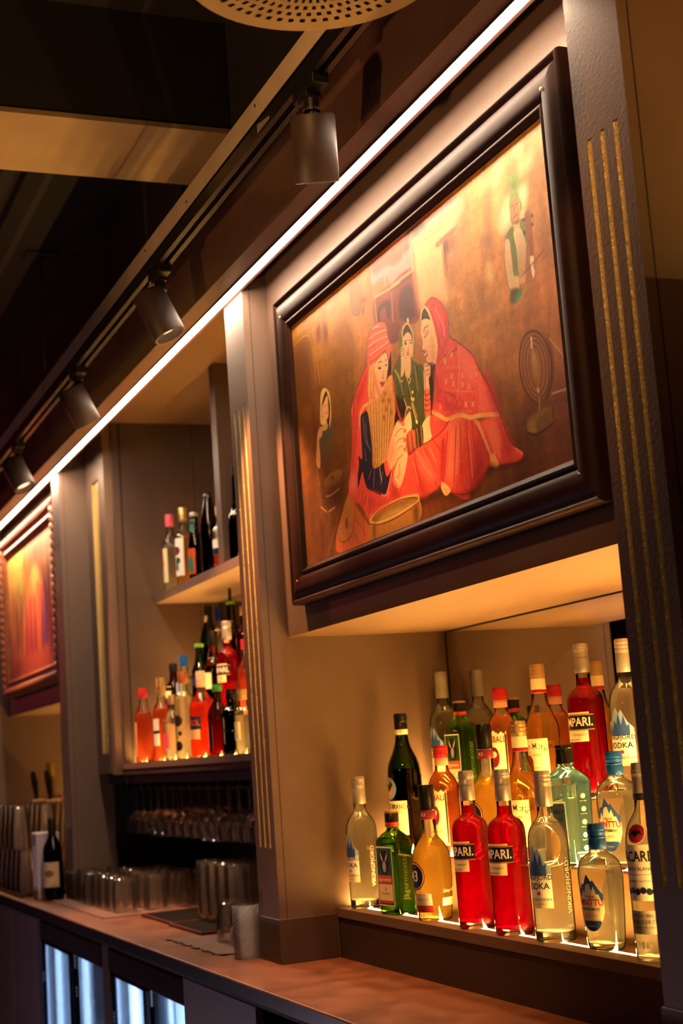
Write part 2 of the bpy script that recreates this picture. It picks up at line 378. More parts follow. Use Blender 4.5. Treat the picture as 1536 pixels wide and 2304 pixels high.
# ------------------------------------------------------------------ ceiling: beam, batten, track, hangers, diffuser
bmo = empty('ceiling_beam', (-3.25, -.085, 2.87)); box(-.16, .16, -5.9, 0, 0, .012).build('soffit_board', BEAM_M, bmo); box(-.158, .158, -5.9, 0, .012, .28).build('core', CEIL_M, bmo)
tag(bmo, 'broad tan ceiling beam crossing the dark ceiling', 'beam')
bt = empty('track_batten', (-4, -.205, 2.648)); tag(bt, 'tan screwed batten that carries the spotlight track', 'batten')
box(-5, 5.2, -.02, .02, 0, .044).build('board', mat('batten_paint', 'a8967a', .65, noise=.1, nscale=12), bt)
scr = MB().cyl((0,0,0),(0,-.0015,0),.0035,.003,10).mesh('screw', BLACK_M)
for k in range(24): link('screw', scr, bt, loc=(-4.9+.42*k+(.06 if k % 2 else 0), -.02, .016+.012*(k % 2)))
tr = empty('spotlight_track', (-4, -.205, 2.612)); tag(tr, 'black three circuit spotlight track under the batten', 'track')
t_ = MB()
t_.box(-5, 5.2, -.018, -.013, 0, .036).box(-5, 5.2, .013, .018, 0, .036).box(-5, 5.2, -.018, .018, .030, .036).box(-5, 5.2, -.013, -.006, 0, .004).box(-5, 5.2, .006, .013, 0, .004)
t_.build('rail', mat('track_black', '12100f', .35), tr)
for yy in (-.009, .009): box(-5, 5.2, yy-.0012, yy+.0012, .012, .016).build('conductor', mat('copper', (.7,.4,.3), .3, metal=1), tr)
for k in range(6): box(1.46+.012*k, 1.468+.012*k, -.0186, -.018, .008, .024-.002*k).build('print', mat('grey_print', '8a8078', .6), tr)
for i, (x, zt) in enumerate(((-3.43, 3.15), (-4.77, 3.15), (-1.4, 3.15), (-6.2, 3.15))):
    s_ = empty('hanger_strap', (x, -.205, 2.692)); tag(s_, ['perforated black strap holding the batten just beyond the beam','black strap holding the batten at the far left','black strap holding the near end of the batten','black strap holding the far end of the batten'][i], 'strap')
    m = MB(); H = zt-2.692; n = int(H/.02)
    m.box(-.012, -.005, -.002, .002, 0, H).box(.005, .012, -.002, .002, 0, H)
    for k in range(n): m.box(-.005, .005, -.002, .002, .02*k, .02*k+.009)
    m.build('strap', BLACK_M, s_)
    MB().box(-.05, .05, -.05, .05, H-.006, H).build('plate', BLACK_M, s_)
SPOT_B = mat('spot_black', '3a2c26', .5, noise=.25, nscale=18, bump=.15, bscale=60)
SPOT_L = emis('spot_lens', (1.0,.55,.28), 3.0)
def spotlight(x, tilt_dir, tilt, label, energy, ang=55, color=(1.0,.46,.18), hang=None):
    r_ = empty('track_spotlight', (x, -.205, 2.612)); tag(r_, label, 'spotlight', 'track spotlights over the bar')
    MB().box(-.05, .05, -.016, .016, -.020, .002).box(-.028, .012, -.015, .015, -.030, -.018).build('adapter', BLACK, r_, bevel=.002)
    MB().lathe([(.013,-.030),(.013,-.046),(.0155,-.047),(.0155,-.054),(.010,-.056),(.008,-.068)][::-1], 20).build('swivel', BLACK, r_, smooth=40)
    mk = MB()
    for k in range(18): a = 2*math.pi*k/18; mk.box(.0156*math.cos(a)-.0004, .0156*math.cos(a)+.0004, .0156*math.sin(a)-.0004, .0156*math.sin(a)+.0004, -.053, -.049)
    mk.build('scale_marks', mat('grey_print', '8a8078', .6), r_)
    d = Vector((tilt_dir[0]*math.sin(tilt), tilt_dir[1]*math.sin(tilt), -math.cos(tilt))).normalized()
    off = .031 if tilt > .2 else 0; off = off if hang is None else hang; top = Vector((-tilt_dir[0]*off, -tilt_dir[1]*off, -.058)); q = (-d).to_track_quat('Z', 'Y')
    def place(mb): mb.v = [tuple(q @ Vector(v) + top) for v in mb.v]; return mb
    # can hangs along -Z of its own frame
    can = MB().lathe([(.034,-.120),(.039,-.120),(.0405,-.118),(.0405,-.002),(.039,0),(.0,0)], 40, cap0=False, cap1=False)
    can.lathe([(.034,-.120),(.034,-.09)], 40, cap0=False, cap1=False)
    place(can).build('housing', SPOT_B, r_, smooth=40)
    place(MB().lathe([(.034,-.098),(.0,-.0979)], 32, cap0=False, cap1=False)).build('lens', SPOT_L, r_)
    l = lamp('lamp', 'SPOT', (0,0,0), energy, color, .03, None, ang, .6); l.parent = r_
    l.location = top+d*.104; l.rotation_euler = d.to_track_quat('-Z', 'Y').to_euler()
    return r_
spotlight(-2.303, (-.92,.39,0), R(20), 'nearest track spotlight hanging upright above the painting', 36, hang=0)
spotlight(-3.335, (.45,.88,0), R(24), 'second track spotlight tilted right with its glowing rim showing', 85)
spotlight(-4.27, (-.3,.95,0), R(30), 'third track spotlight tilted towards the alcove', 60)
spotlight(-5.30, (.7,.7,0), R(28), 'farthest track spotlight at the left edge with glowing ring', 135, color=(1,.44,.2))
spotlight(-1.27, (0,.3,0), R(10), 'track spotlight outside the right edge hanging over the counter', 9)
spotlight(-6.33, (-.3,.9,0), R(30), 'track spotlight outside the left edge above the red painting', 38, 75, (1,.50,.22))
# next alcove to the right of the near column, just outside the frame, with its own lit shelf
sr = empty('side_shelf', (-.95, .277, 2.013)); tag(sr, 'lit brown shelf right of the near column', 'shelf')
box(-.694, .70, 0, .32, 0, .031).build('board', PAINT, sr); box(-.69, .69, .105, .113, .0305, .0325).build('light_strip', TIER_R, sr)

# round perforated air diffuser on its duct
df = empty('air_diffuser', (-1.742, -.421, 2.50)); tag(df, 'round tan perforated air diffuser hanging at the top edge', 'diffuser')
m = MB(); RD = .186
def polar(m, r0, r1, a0, a1, z0, z1, k=3):
    p = []; 
    for i in range(k+1):
        a = a0+(a1-a0)*i/k; p.append([(r0*math.cos(a), r0*math.sin(a), z0), (r1*math.cos(a), r1*math.sin(a), z1)])
    o = len(m.v)
    for a in p: m.v += a
    for i in range(k): m.f.append((o+2*i, o+2*i+1, o+2*i+3, o+2*i+2))
def zz(r_): return .0 if r_ > .172 else -.004*math.cos(r_/.172*math.pi/2)
N = 56; rows = [(.148,.159),(.128,.139),(.108,.119),(.088,.099)]
prev = .172
polys = []
for k, (a, b) in enumerate(rows):
    polys.append((b, prev, None)); polys.append((a, b, k)); prev = a
polys.append((.0, prev, None))
for a, b, row in polys:
    for i in range(N):
        t0 = 2*math.pi*(i+(.5 if row and row % 2 else 0))/N; t1 = t0+2*math.pi/N
        if row is None: polar(m, a, b, t0, t1, zz(a), zz(b), 1)
        else:
            tm = t0+(t1-t0)*.55; polar(m, a, b, t0, tm, zz(a), zz(b), 1)
m.lathe([(.172,0),(RD,0),(RD+.002,.003),(RD+.002,.022),(RD-.012,.034),(.12,.04)], 64, cap0=False, cap1=False)
m.build('perforated_face', BEAM_M, df, smooth=30)
MB().lathe([(.12,.04),(.12,.65)], 40, cap0=False, cap1=False).build('duct', BEAM_M, df, smooth=40)
MB().lathe([(.0,.038),(.118,.038)], 32, cap0=False, cap1=False).build('damper', BLACK_M, df)

# ------------------------------------------------------------------ paintings: a raster painter that writes colours onto a fine canvas mesh
class Canvas:
    def __init__(s, w, h, nx, ny):
        s.w, s.h, s.nx, s.ny = w, h, nx, ny
        s.X, s.Y = np.meshgrid(np.linspace(0, w, nx), np.linspace(0, h, ny)); s.C = np.zeros((ny, nx, 3))
    def bgfield(s, pts):
        num = np.zeros_like(s.C); den = np.zeros_like(s.X)
        for x, y, r_, g, b in pts:
            d = ((s.X-x)**2+(s.Y-y)**2+400)**-1.6; num += d[..., None]*np.array(lin((r_, g, b))); den += d
        s.C = num/den[..., None]
    def noise(s, fx, fy, amt):
        n = np.zeros_like(s.X)
        for k in range(3):
            gx, gy = max(2, int(fx*2**k)), max(2, int(fy*2**k)); g = rng.random((gy+2, gx+2))
            u = s.X/s.w*gx; v = s.Y/s.h*gy; i = u.astype(int); j = v.astype(int); a = u-i; b = v-j; a = a*a*(3-2*a); b = b*b*(3-2*b)
            n += ((g[j,i]*(1-a)+g[j,i+1]*a)*(1-b)+(g[j+1,i]*(1-a)+g[j+1,i+1]*a)*b-.5)/2**k
        s.C *= (1+amt*n)[..., None]
    def win(s, p, m):
        x0, y0 = p.min(0)-m; x1, y1 = p.max(0)+m; dx = s.w/(s.nx-1); dy = s.h/(s.ny-1)
        return slice(max(0,int(y0/dy)), min(s.ny, int(y1/dy)+2)), slice(max(0,int(x0/dx)), min(s.nx, int(x1/dx)+2))
    @staticmethod
    def smooth(p, closed, k=5):
        n = len(p); out = []
        rng_ = range(n) if closed else range(n-1)
        for i in rng_:
            if closed: a, b, c, d = p[i-1], p[i], p[(i+1) % n], p[(i+2) % n]
            else: a, b, c, d = p[max(i-1,0)], p[i], p[i+1], p[min(i+2,n-1)]
            for t in range(k):
                t = t/k; out.append(.5*((2*b)+(c-a)*t+(2*a-5*b+4*c-d)*t*t+(3*b-a-3*c+d)*t**3))
        if not closed: out.append(p[-1])
        return np.array(out)
    def dist(s, sl, p, closed):
        X = s.X[sl]; Y = s.Y[sl]; D = np.full(X.shape, 1e9); n = len(p)
        for i in range(n if closed else n-1):
            a = p[i]; b = p[(i+1) % n]; d = b-a; L2 = d@d+1e-9
            t = np.clip(((X-a[0])*d[0]+(Y-a[1])*d[1])/L2, 0, 1); D = np.minimum(D, (X-a[0]-t*d[0])**2+(Y-a[1]-t*d[1])**2)
        return np.sqrt(D)
    def poly(s, pts, c1, c2=None, soft=0):
        p = s.smooth(pts, True); m = 3+soft*3; sl = s.win(p, m); X = s.X[sl]; Y = s.Y[sl]
        if X.size == 0: return
        ins = np.zeros(X.shape, bool); n = len(p)
        for i in range(n):
            a = p[i]; b = p[(i+1) % n]
            if a[1] == b[1]: continue
            c = ((Y < a[1]) != (Y < b[1])); ins ^= c & (X < a[0]+(Y-a[1])*(b[0]-a[0])/(b[1]-a[1]))
        d = s.dist(sl, p, True); e = .9+soft*2.2; A = np.clip(.5+np.where(ins, d, -d)/(2*e), 0, 1)[..., None]
        if c2 is None: col = np.array(c1)
        else:
            t = np.clip((p[:,1].max()-Y)/(np.ptp(p[:,1])+1e-6), 0, 1)[..., None]; col = np.array(c1)*(1-t)+np.array(c2)*t
        s.C[sl] = s.C[sl]*(1-A)+col*A
    def line(s, pts, c, wd):
        p = s.smooth(pts, False, 4) if len(pts) > 2 else pts; sl = s.win(p, wd+3)
        if s.X[sl].size == 0: return
        d = s.dist(sl, p, False); A = np.clip((wd*.5+.7-d)/1.4, 0, 1)[..., None]*min(1, wd/1.8)*.92
        s.C[sl] = s.C[sl]*(1-A)+np.array(c)*A
    def run(s, text):
        for ln in text.strip().split('\n'):
            k, c, wd, p = ln.split('|'); p = np.array([float(v) for v in p.split()]).reshape(-1, 2); wd = float(wd)
            if k == 'P': s.poly(p, lin(c), None, wd)
            elif k == 'G': s.poly(p, lin(c[:6]), lin(c[6:]), wd)
            else: s.line(p, lin(c), wd)
    def mesh(s, name, gain, mat_):
        nx, ny = s.nx, s.ny; co_ = np.zeros((ny*nx, 3), np.float32); co_[:,0] = s.X.ravel()/1000; co_[:,2] = s.Y.ravel()/1000
        i = np.arange((ny-1)*(nx-1)); r_ = i//(nx-1); c = i % (nx-1); a = r_*nx+c
        q = np.stack([a, a+1, a+nx+1, a+nx], 1).astype(np.int32)
        m = bpy.data.meshes.new(name); m.vertices.add(ny*nx); m.vertices.foreach_set('co', co_.ravel())
        m.loops.add(q.size); m.loops.foreach_set('vertex_index', q.ravel()); m.polygons.add(len(q)); m.polygons.foreach_set('loop_start', np.arange(len(q), dtype=np.int32)*4)
        m.update(); at = m.color_attributes.new('paint', 'FLOAT_COLOR', 'POINT')
        col = np.ones((ny*nx, 4), np.float32); col[:, :3] = np.clip(s.C.reshape(-1,3)*np.array(gain), 0, 1); at.data.foreach_set('color', col.ravel())
        m.materials.append(mat_); return m
def canvas_mat():
    m = mat('oil_on_canvas', 'ffffff', .42, spec=.35, bump=.25, bscale=700); nt = m.node_tree; b = nt.nodes['Principled BSDF']
    a = nt.nodes.new('ShaderNodeVertexColor'); a.layer_name = 'paint'; nt.links.new(a.outputs[0], b.inputs['Base Color']); return m
CM = canvas_mat()
PAINT_DATA = """P|8a7a74|1|476 570 617 545 606 486 478 516 472 547
P|96786a|1|578 565 720 572 721 541 675 531 670 484 563 486
P|8a7668|1|727 551 853 554 875 542 738 541
P|b8482c|3|476 567 570 558 617 545 613 524 539 534 482 537
P|b84c34|2|577 563 646 563 652 539 618 528 571 527
P|5a2c14|3|647 566 696 569 732 562 729 548 680 538 643 530 638 541 657 546
P|a4502e|2|723 571 786 569 848 562 859 556 796 555 737 554
P|c8663a|1|482 516 543 514 545 488 481 489
L|e08a50|4|535 515 535 490
G|8e3a206e2610|1|480 486 605 479 586 377 529 378 518 421 475 434
P|7e3018|1|563 486 673 484 675 382 551 419
L|e08c58|5|563 486 670 485
L|e08c58|5|481 489 605 480
L|4a1a0c|4|562 478 669 477
P|4a1a0c|1|492 464 548 462 549 427 531 429 528 452 501 451 498 433 487 436
P|4a1408|2|598 459 651 460 657 416 649 392 593 410
L|5a2412|5|569 452 572 414
L|5a2412|4|571 452 568 416
L|a84e2a|6|561 470 558 415
L|b87830|3|123 565 152 391
L|7a4416|4|110 521 118 383
P|6e3c10|4|-5 520 104 515 109 385 128 361 -12 396
L|a86628|3|-4 521 109 516 130 400
P|5e3210|5|16 496 81 494 92 370 12 390
P|8a5420|1|357 554 400 550 405 487 362 491
L|5a3212|1.5|364 554 367 491
L|5a3212|1.5|376 553 379 490
L|5a3212|1.5|388 551 391 490
L|5a3212|1.5|400 550 403 489
L|4a260c|2.5|357 554 400 551 405 487 362 490 357 554
P|7c3016|2|415 509 436 504 436 494 419 495
P|7c3016|2|413 487 425 486 423 474 413 475
P|6e3014|4|153 520 173 527 179 509 165 487 152 492
P|6e3014|4|193 512 207 514 218 496 209 476 197 483
P|8c5018|8|271 495 339 488 371 416 342 391 270 419
L|c88844|3|476 565 478 494 481 435
P|f0a468|7|672 535 690 539 874 537 856 507 806 470 797 386 737 408 683 407
L|f4b070|4|679 534 869 543
L|c87840|2|688 526 809 521
L|a85430|3|673 531 675 382
P|a85c34|1|777 502 856 504 851 497 778 493
L|7a3c20|2|777 502 778 492 851 496
P|9a5630|3|797 490 841 492 840 468 814 464 812 432 798 429
P|5c2c16|1|800 488 808 488 809 441 803 445
P|6a3418|1|810 489 816 491 820 466 813 466
P|b06a38|7|810 460 844 442 837 404 812 401 803 413
L|e8a868|3|787 489 793 382
P|f4bc74|7|1017 547 1038 551 1023 525 1007 525
P|f4bc74|7|1092 516 1133 522 1128 511 1091 507
P|f4bc74|7|1104 478 1108 468 1099 453 1091 459
P|f4bc74|7|1024 477 1047 476 1046 438 1009 448
P|f4bc74|7|1084 555 1106 554 1096 537
P|f0b060|8|961 391 969 372 961 377
P|f0b060|8|1005 495 1035 508 1018 476
P|f0b060|8|971 536 956 533 988 535
P|cc7c3c|6|1052 536 1078 541 1087 522 1079 512
P|f6dca0|6|1033 469 1053 477 1050 440 1017 439
P|f6dca0|5|1092 481 1109 471 1097 441 1083 430 1085 461
P|7c8c34|1|1050 517 1058 520 1066 511 1076 515 1090 506 1087 494 1078 483 1062 490 1055 502
L|56641e|1.5|1058 520 1070 488
L|56641e|1.5|1070 513 1070 488
L|56641e|1.5|1079 513 1070 488
L|56641e|1.5|1087 505 1070 488
P|8e9838|0|1050 465 1056 484 1065 490 1080 484 1087 467 1093 451 1085 442 1084 462 1069 476 1059 472 1052 461
P|c8864e|0|1053 464 1066 475 1080 467 1083 449 1080 435 1067 428 1055 436 1051 449
L|6a3418|2|1061 442 1070 443 1075 441
L|7a3c20|2|1058 464 1064 463
L|7a3c20|2|1071 462 1079 462
L|8e4c28|2|1066 459 1064 449 1069 447
P|8a4e28|1|1052 445 1061 434 1077 434 1079 429 1067 428 1055 435
P|d8a868|0|1058 430 1076 425 1080 416 1067 414
P|6a6c26|0|1026 414 1038 426 1057 429 1060 407 1063 358 1061 343 1045 347 1043 387
P|74782c|0|1080 430 1097 425 1098 396 1093 383 1084 402
G|e6be86c88c50|0|1057 419 1080 416 1093 386 1087 337 1063 342 1062 384
L|a86c3c|1.5|1067 414 1067 344
L|a86c3c|1.5|1074 412 1073 342
L|a86c3c|1.5|1080 409 1079 340
L|a86c3c|1.5|1087 407 1084 338
G|dcae74d8a468|0|1026 413 1041 409 1042 381 1045 347 1060 340 1056 319 1026 329 1021 372
L|94603a|2|1026 413 1017 384 1026 329 1058 319
P|a8562c|0|1099 435 1115 436 1118 402 1115 356 1103 357 1098 378 1098 409
L|6e3416|1.5|1104 435 1099 361
L|6e3416|1.5|1109 433 1105 360
L|6e3416|1.5|1114 431 1110 358
P|a8602e|0|1095 382 1104 360 1099 318 1082 326
P|4e2a10|0|1119 428 1125 425 1124 420 1118 422
P|4e2a10|0|1116 413 1123 411 1122 406 1116 407
P|4e2a10|0|1091 430 1098 428 1097 423 1091 425
P|4e2a10|0|1089 409 1095 407 1095 401 1089 403
P|e8c288|0|1102 359 1116 354 1110 342 1113 329 1106 320 1103 332
L|94603a|2|1115 356 1114 325 1106 320 1100 339
P|d09456|0|1061 337 1073 342 1084 335 1079 324 1070 324 1061 329
L|7a4218|2.5|1072 337 1148 355
P|5c4a1c|1|1032 326 1059 318 1046 300 1025 304
P|3a7a48|1|1059 318 1066 321 1065 307 1046 299 1041 305
P|8c5022|2|1136 162 1133 145 1126 131 1115 120 1102 115 1086 116 1071 123 1058 135 1047 151 1040 170 1038 189 1041 207 1048 222 1060 233 1074 237 1090 235 1105 228 1118 216 1128 199 1134 181 1136 162
L|4e260c|5|1138 162 1135 144 1127 130 1116 119 1102 115 1086 115 1071 122 1057 135 1045 151 1038 170 1036 190 1039 208 1047 223 1059 234 1074 238 1090 236 1105 229 1119 216 1129 200 1136 181 1138 162
L|5a2e10|3|1128 165 1126 149 1120 136 1111 127 1099 123 1087 123 1074 129 1063 140 1054 154 1048 170 1046 187 1049 203 1055 216 1065 225 1077 229 1089 228 1102 222 1113 211 1122 197 1127 181 1128 165
L|5a2e10|3|1119 167 1117 154 1112 143 1105 135 1096 131 1087 131 1077 136 1069 144 1062 156 1058 170 1056 184 1058 198 1063 209 1070 217 1079 221 1089 220 1099 215 1107 207 1114 195 1118 181 1119 167
L|5e3212|3|1108 170 1106 160 1103 151 1099 144 1093 141 1087 141 1081 144 1076 150 1071 159 1069 170 1068 181 1069 192 1072 201 1077 207 1083 211 1089 211 1095 207 1100 201 1104 192 1107 181 1108 170
P|4a240c|3|1130 213 1141 199 1143 161 1129 130 1106 117 1123 138 1135 166
G|b07c348a5824|1|1080 208 1090 196 1099 169 1096 152 1088 149 1079 171
L|e0b060|5|1082 227 1081 211
L|d8a458|4|1088 140 1089 133
P|6a3c16|1|1088 127 1102 123 1098 101 1084 105
L|a87838|3|1090 124 1087 104
P|7a5020|1|1046 98 1097 102 1130 100 1129 95 1077 87
P|8a5e28|1|1046 96 1075 86 1073 67 1043 76
P|6e451a|1|1077 87 1129 97 1128 75 1077 67
L|3a1c08|5|1040 76 1073 66 1125 72
L|42200a|4|1129 102 1128 75
P|5c3010|4|1102 112 1183 107 1184 97 1130 100
L|b08048|3|1130 120 1175 116
L|b08858|2.5|1138 210 1162 185 1180 162
P|5a3010|5|1035 108 1079 115 1059 105 1044 95 1037 79 1027 85
G|5a44245a3414|5|100 212 128 253 150 289 183 284 211 278 203 236 176 195 124 202
P|4a4030|3|148 282 193 282 195 271 158 253 138 254
P|3a1c0e|0|165 369 190 371 206 352 207 317 193 286 175 290 154 310
P|d89058|0|159 340 187 356 192 341 188 309 168 305 157 315 155 330
P|d89058|0|155 315 177 303 173 294 149 300
P|c89450|0|145 342 152 368 171 377 194 368 206 351 206 312 196 289 189 287 201 328 192 356 184 367 167 357 154 340 152 303 142 302 139 313
P|b08a38|0|149 296 180 294 176 284 149 285
P|c07840|0|117 285 137 298 147 287 142 275 124 269 125 235 120 210 107 209 98 226 109 261
L|4a1e10|1.5|166 337 178 335
L|4a1e10|1.5|183 336 191 337
L|a03a28|3|173 320 183 319
L|8a4a28|1.2|183 333 185 324 179 324
L|a87038|2|100 210 107 168
P|4e2a10|5|133 172 238 169 242 138 223 110 169 105 124 124
G|8a5422704018|1|135 168 154 179 203 183 235 178 243 168 227 157 174 153 140 159
P|4a2810|1|180 174 192 174 193 168 181 169
G|6a3c164a280e|1|133 159 169 152 217 154 243 158 238 143 185 137 137 142
L|a06a34|3|141 138 165 135 223 140
L|a87440|4|108 120 140 103
L|a87440|4|152 101 189 105
L|7a4c20|4|156 100 153 70
L|6e4420|4|244 102 188 50
L|7a4a20|5|190 62 127 9
L|35200e|4|211 73 166 33
G|f04c38e84a38|0|417 362 388 348 347 318 327 272 534 223 541 260 437 355
G|ec5038dc4434|0|333 303 305 212 270 124 268 109 334 81 369 37 387 20 615 44 617 96 583 151 491 204 421 272
P|c85c2e|1|270 117 295 103 331 62 381 6 198 2 186 41 232 87
P|bc6c30|1|265 116 288 91 291 59 267 30 230 23 203 31 197 50 221 74
P|7a4422|1|242 64 250 71 255 63 250 48 241 50
L|8a3c1c|3|197 48 207 27 239 22 277 35 293 69
L|9a4420|2.5|297 93 331 62 344 15
L|9a4420|2.5|296 61 331 35 344 15
L|9a4420|2.5|282 38 300 12
L|9a4420|2.5|221 25 221 3
L|b8302a|3|348 109 334 81
L|b8302a|3|363 98 342 79
L|b8302a|3|395 85 373 60
L|b8302a|3|435 77 424 64
L|b8302a|3|468 78 473 65
L|b8302a|3|495 97 507 72
L|b8302a|3|509 85 513 63
L|b8302a|3|552 109 557 92
L|ff7a58|3|372 98 359 74
L|ff7a58|3|419 80 403 63
L|ff7a58|3|534 96 522 73
L|ff7a58|3|477 84 467 72
G|ec5036d84030|0|573 137 619 143 692 146 731 151 764 163 809 158 851 147 826 13 752 29 742 43 717 57 687 47 626 45 612 65 610 97
G|e84a34d23c30|0|763 162 801 162 849 149 886 133 954 124 971 94 988 68 1021 49 1019 39 1000 35 939 43 909 45 898 50 883 34 858 22 808 17 751 29 745 40 713 58 731 130
P|f46a4a|6|762 158 796 158 810 139 786 79 754 46 733 70 752 125
P|b82c28|4|859 137 876 123 906 70 898 51 879 96
L|b82a28|3.5|789 144 763 48
L|b82a28|3.5|807 147 791 39
L|b82a28|3.5|832 145 826 28
L|b82a28|3.5|851 141 859 29
L|b82a28|3.5|755 144 728 71
L|b82a28|3.5|972 98 979 60
L|b82a28|3.5|952 113 956 52
L|b82a28|3.5|898 111 919 60
L|fc7a58|3.5|796 134 778 61
L|fc7a58|3.5|772 140 747 77
L|fc7a58|3.5|836 125 837 40
L|fc7a58|3.5|929 113 941 55
L|fc7a58|3.5|913 108 928 67
L|fc7a58|3.5|994 62 1017 46
L|b42a28|4|607 138 610 113 628 54
L|b42a28|4|632 137 661 95 695 52
L|b42a28|4|654 135 694 80
L|b42a28|4|691 143 727 110
L|b42a28|4|731 131 714 76
L|fc7c5a|3.5|618 137 647 99 678 74
L|fc7c5a|3.5|675 131 697 98
L|fc7c5a|3.5|602 115 613 73
P|e8924e|1|861 138 874 135 884 122 910 71 906 70 876 120
P|eb9a50|1|907 64 924 66 930 56 935 42 916 44
G|6a60244a4818|0|580 382 601 392 620 393 588 383 593 368 592 345 615 323 655 300 680 276 670 190 572 214 557 241 537 303 545 322 576 339
G|5250183c3a10|0|535 267 581 265 674 241 670 190 651 180 604 182 606 217 575 234 562 244
P|2e1408|2|554 242 580 257 583 233 573 219 557 217 538 244
P|2e1408|2|535 267 583 235 580 220 556 214 525 213
L|b03a2c|8|539 271 546 241 558 214
L|343810|3|556 298 569 240
L|343810|3|584 282 579 251
L|343810|3|647 297 650 233
L|343810|3|630 286 633 221
L|343810|3|660 286 665 213
L|343810|3|603 261 608 243
L|8a8430|4|565 303 580 258
L|8a8430|4|640 299 646 250
L|8a8430|4|552 315 566 287
P|3c1a10|0|599 380 620 390 636 375 640 355 631 331 596 367
P|f4ac74|0|596 367 617 374 634 363 637 342 630 325 618 319 607 322 600 337 593 352
P|f4ac74|0|600 324 622 321 621 295 608 284 595 299
L|e8b060|4|596 367 600 386 622 391 639 371 643 354 633 321
P|f0c080|0|621 398 627 401 630 393 626 391
L|2a0c06|2|599 360 614 359
L|2a0c06|2|623 356 634 354
P|2a0c06|0|602 355 608 357 612 353 607 351
P|2a0c06|0|626 351 631 351 635 347 631 347
L|9a4426|1.5|620 352 620 339 612 340
P|b83c2c|0|608 335 617 336 622 331 618 328 610 329
L|fff0d0|1.5|611 333 619 331
P|f4ac74|0|581 349 594 355 604 349 599 317 590 300 579 295 574 299 581 326
L|8a3e22|1.5|583 350 602 346
L|8a3e22|1.5|583 345 601 342
L|8a3e22|1.5|582 341 600 337
L|8a3e22|1.5|581 336 600 333
L|d8a050|3|546 318 561 304 572 288 581 286
L|e0b060|2|617 312 613 291 614 279
L|e0b060|2.5|595 296 609 274 618 281
P|e0a850|0|618 256 625 254 624 250 617 251
P|e0a850|0|619 242 626 240 625 235 618 237
P|e0a850|0|612 245 619 243 618 238 611 240
L|c89040|2|606 276 615 242 633 199
L|e8c070|2.5|613 233 628 194
P|f0c880|0|625 196 632 194 632 188 626 190
L|d89848|3|580 251 593 225
P|3a140a|0|507 353 536 361 530 316 518 308 510 325
G|f6b07af09a62|0|457 355 496 363 516 360 521 342 512 318 496 297 478 285 466 288 453 308 452 334
P|f2a068|0|450 314 466 288 482 285 473 237 441 245
G|e89a58e0904a|0|429 359 458 356 452 334 449 309 436 286 415 285 413 318
L|8a4a20|1.8|437 355 420 291
L|8a4a20|1.8|445 355 443 319 428 289
P|f05c44|0|417 364 424 404 436 421 451 431 481 435 516 425 526 412 528 394 539 374 533 355 521 344 516 357 510 369 479 360 428 357
L|b83828|3|432 408 464 413 524 404
L|b83828|3|426 393 456 394 498 396 533 386
L|b83828|3|421 377 457 377 495 377 535 377
L|b83828|3|430 364 472 364 505 368
L|b83828|3|449 424 482 421 521 410
L|b83828|3|510 369 519 356 523 345
L|ff8a68|4|439 413 473 414 521 408
L|ff8a68|4|432 398 470 399 526 393
L|ff8a68|4|433 380 483 380 528 381
L|ff8a68|4|455 431 491 425
L|2a0c06|2.2|472 352 486 352 490 349
L|2a0c06|2.2|508 347 514 349
P|2a0c06|0|468 342 478 342 486 338 479 337
P|2a0c06|0|502 339 512 339 516 337 510 336
L|b0603a|1.6|470 345 485 344
L|7a3a20|1.8|496 329 492 318 486 318 491 314
P|b83a30|0|474 311 486 309 498 306 491 300 482 299
L|7a1c18|1.5|474 310 486 306 497 306
L|6a2c14|1.8|454 333 453 308 466 288 480 284 498 298 512 318
L|c88a48|2|504 363 505 355
P|3a2008|0|513 324 521 322 518 308 513 309
G|e8944cd8843e|0|415 285 440 285 477 281 502 304 527 312 540 294 538 261 523 225 401 255
P|d04030|0|535 311 541 277 541 260 534 263
G|dc8c44b87a34|0|401 280 440 281 473 283 536 272 524 207 495 184 480 144 411 148 409 206
L|9a5824|2.2|419 281 411 151
L|9a5824|2.2|432 279 421 152
L|9a5824|2.2|445 277 430 152
L|9a5824|2.2|458 276 439 153
L|9a5824|2.2|471 274 448 153
L|9a5824|2.2|483 272 457 153
L|9a5824|2.2|496 270 466 154
L|9a5824|2.2|509 268 475 154
L|9a5824|2.2|521 266 484 155
L|f4b46c|2.5|427 279 419 157
L|f4b46c|2.5|441 276 428 154
L|f4b46c|2.5|455 272 438 152
L|f4b46c|2.5|470 268 447 150
L|f4b46c|2.5|484 265 457 148
L|f4b46c|2.5|498 261 466 146
L|f4b46c|2.5|512 258 476 145
P|a83c24|2|490 287 498 284 496 279 489 281
P|a83c24|2|480 276 488 273 486 268 479 271
P|a83c24|2|507 268 514 265 513 259 506 262
P|a83c24|2|492 254 500 252 498 246 491 249
P|a83c24|2|514 242 522 240 520 234 513 237
P|a83c24|2|477 240 485 237 483 231 476 234
L|e0a050|5|360 271 380 283 406 284 419 284
L|e0a050|5|356 249 362 269 380 280 402 282
G|2e2430241c2c|0|363 264 378 270 399 269 407 241 410 189 407 149 439 144 464 145 471 117 496 124 489 108 460 81 429 87 397 100 370 112 357 135 351 150 324 122 326 145 337 170 338 187 356 178 359 217
L|6a5660|4|376 261 377 220 390 197
L|6a5660|4|386 246 388 208 401 184
L|6a5660|4|372 194 376 169
L|6a5660|4|414 142 403 109
L|6a5660|4|397 144 382 130
L|6a5660|4|453 129 440 107
L|d89050|3|496 120 464 82 441 85
L|c8b8a0|2|441 142 442 125 446 112
G|f6b27cf0a068|0|481 148 504 185 541 214 563 206 599 220 605 210 604 185 580 174 568 151 543 143 518 132 492 124 478 136
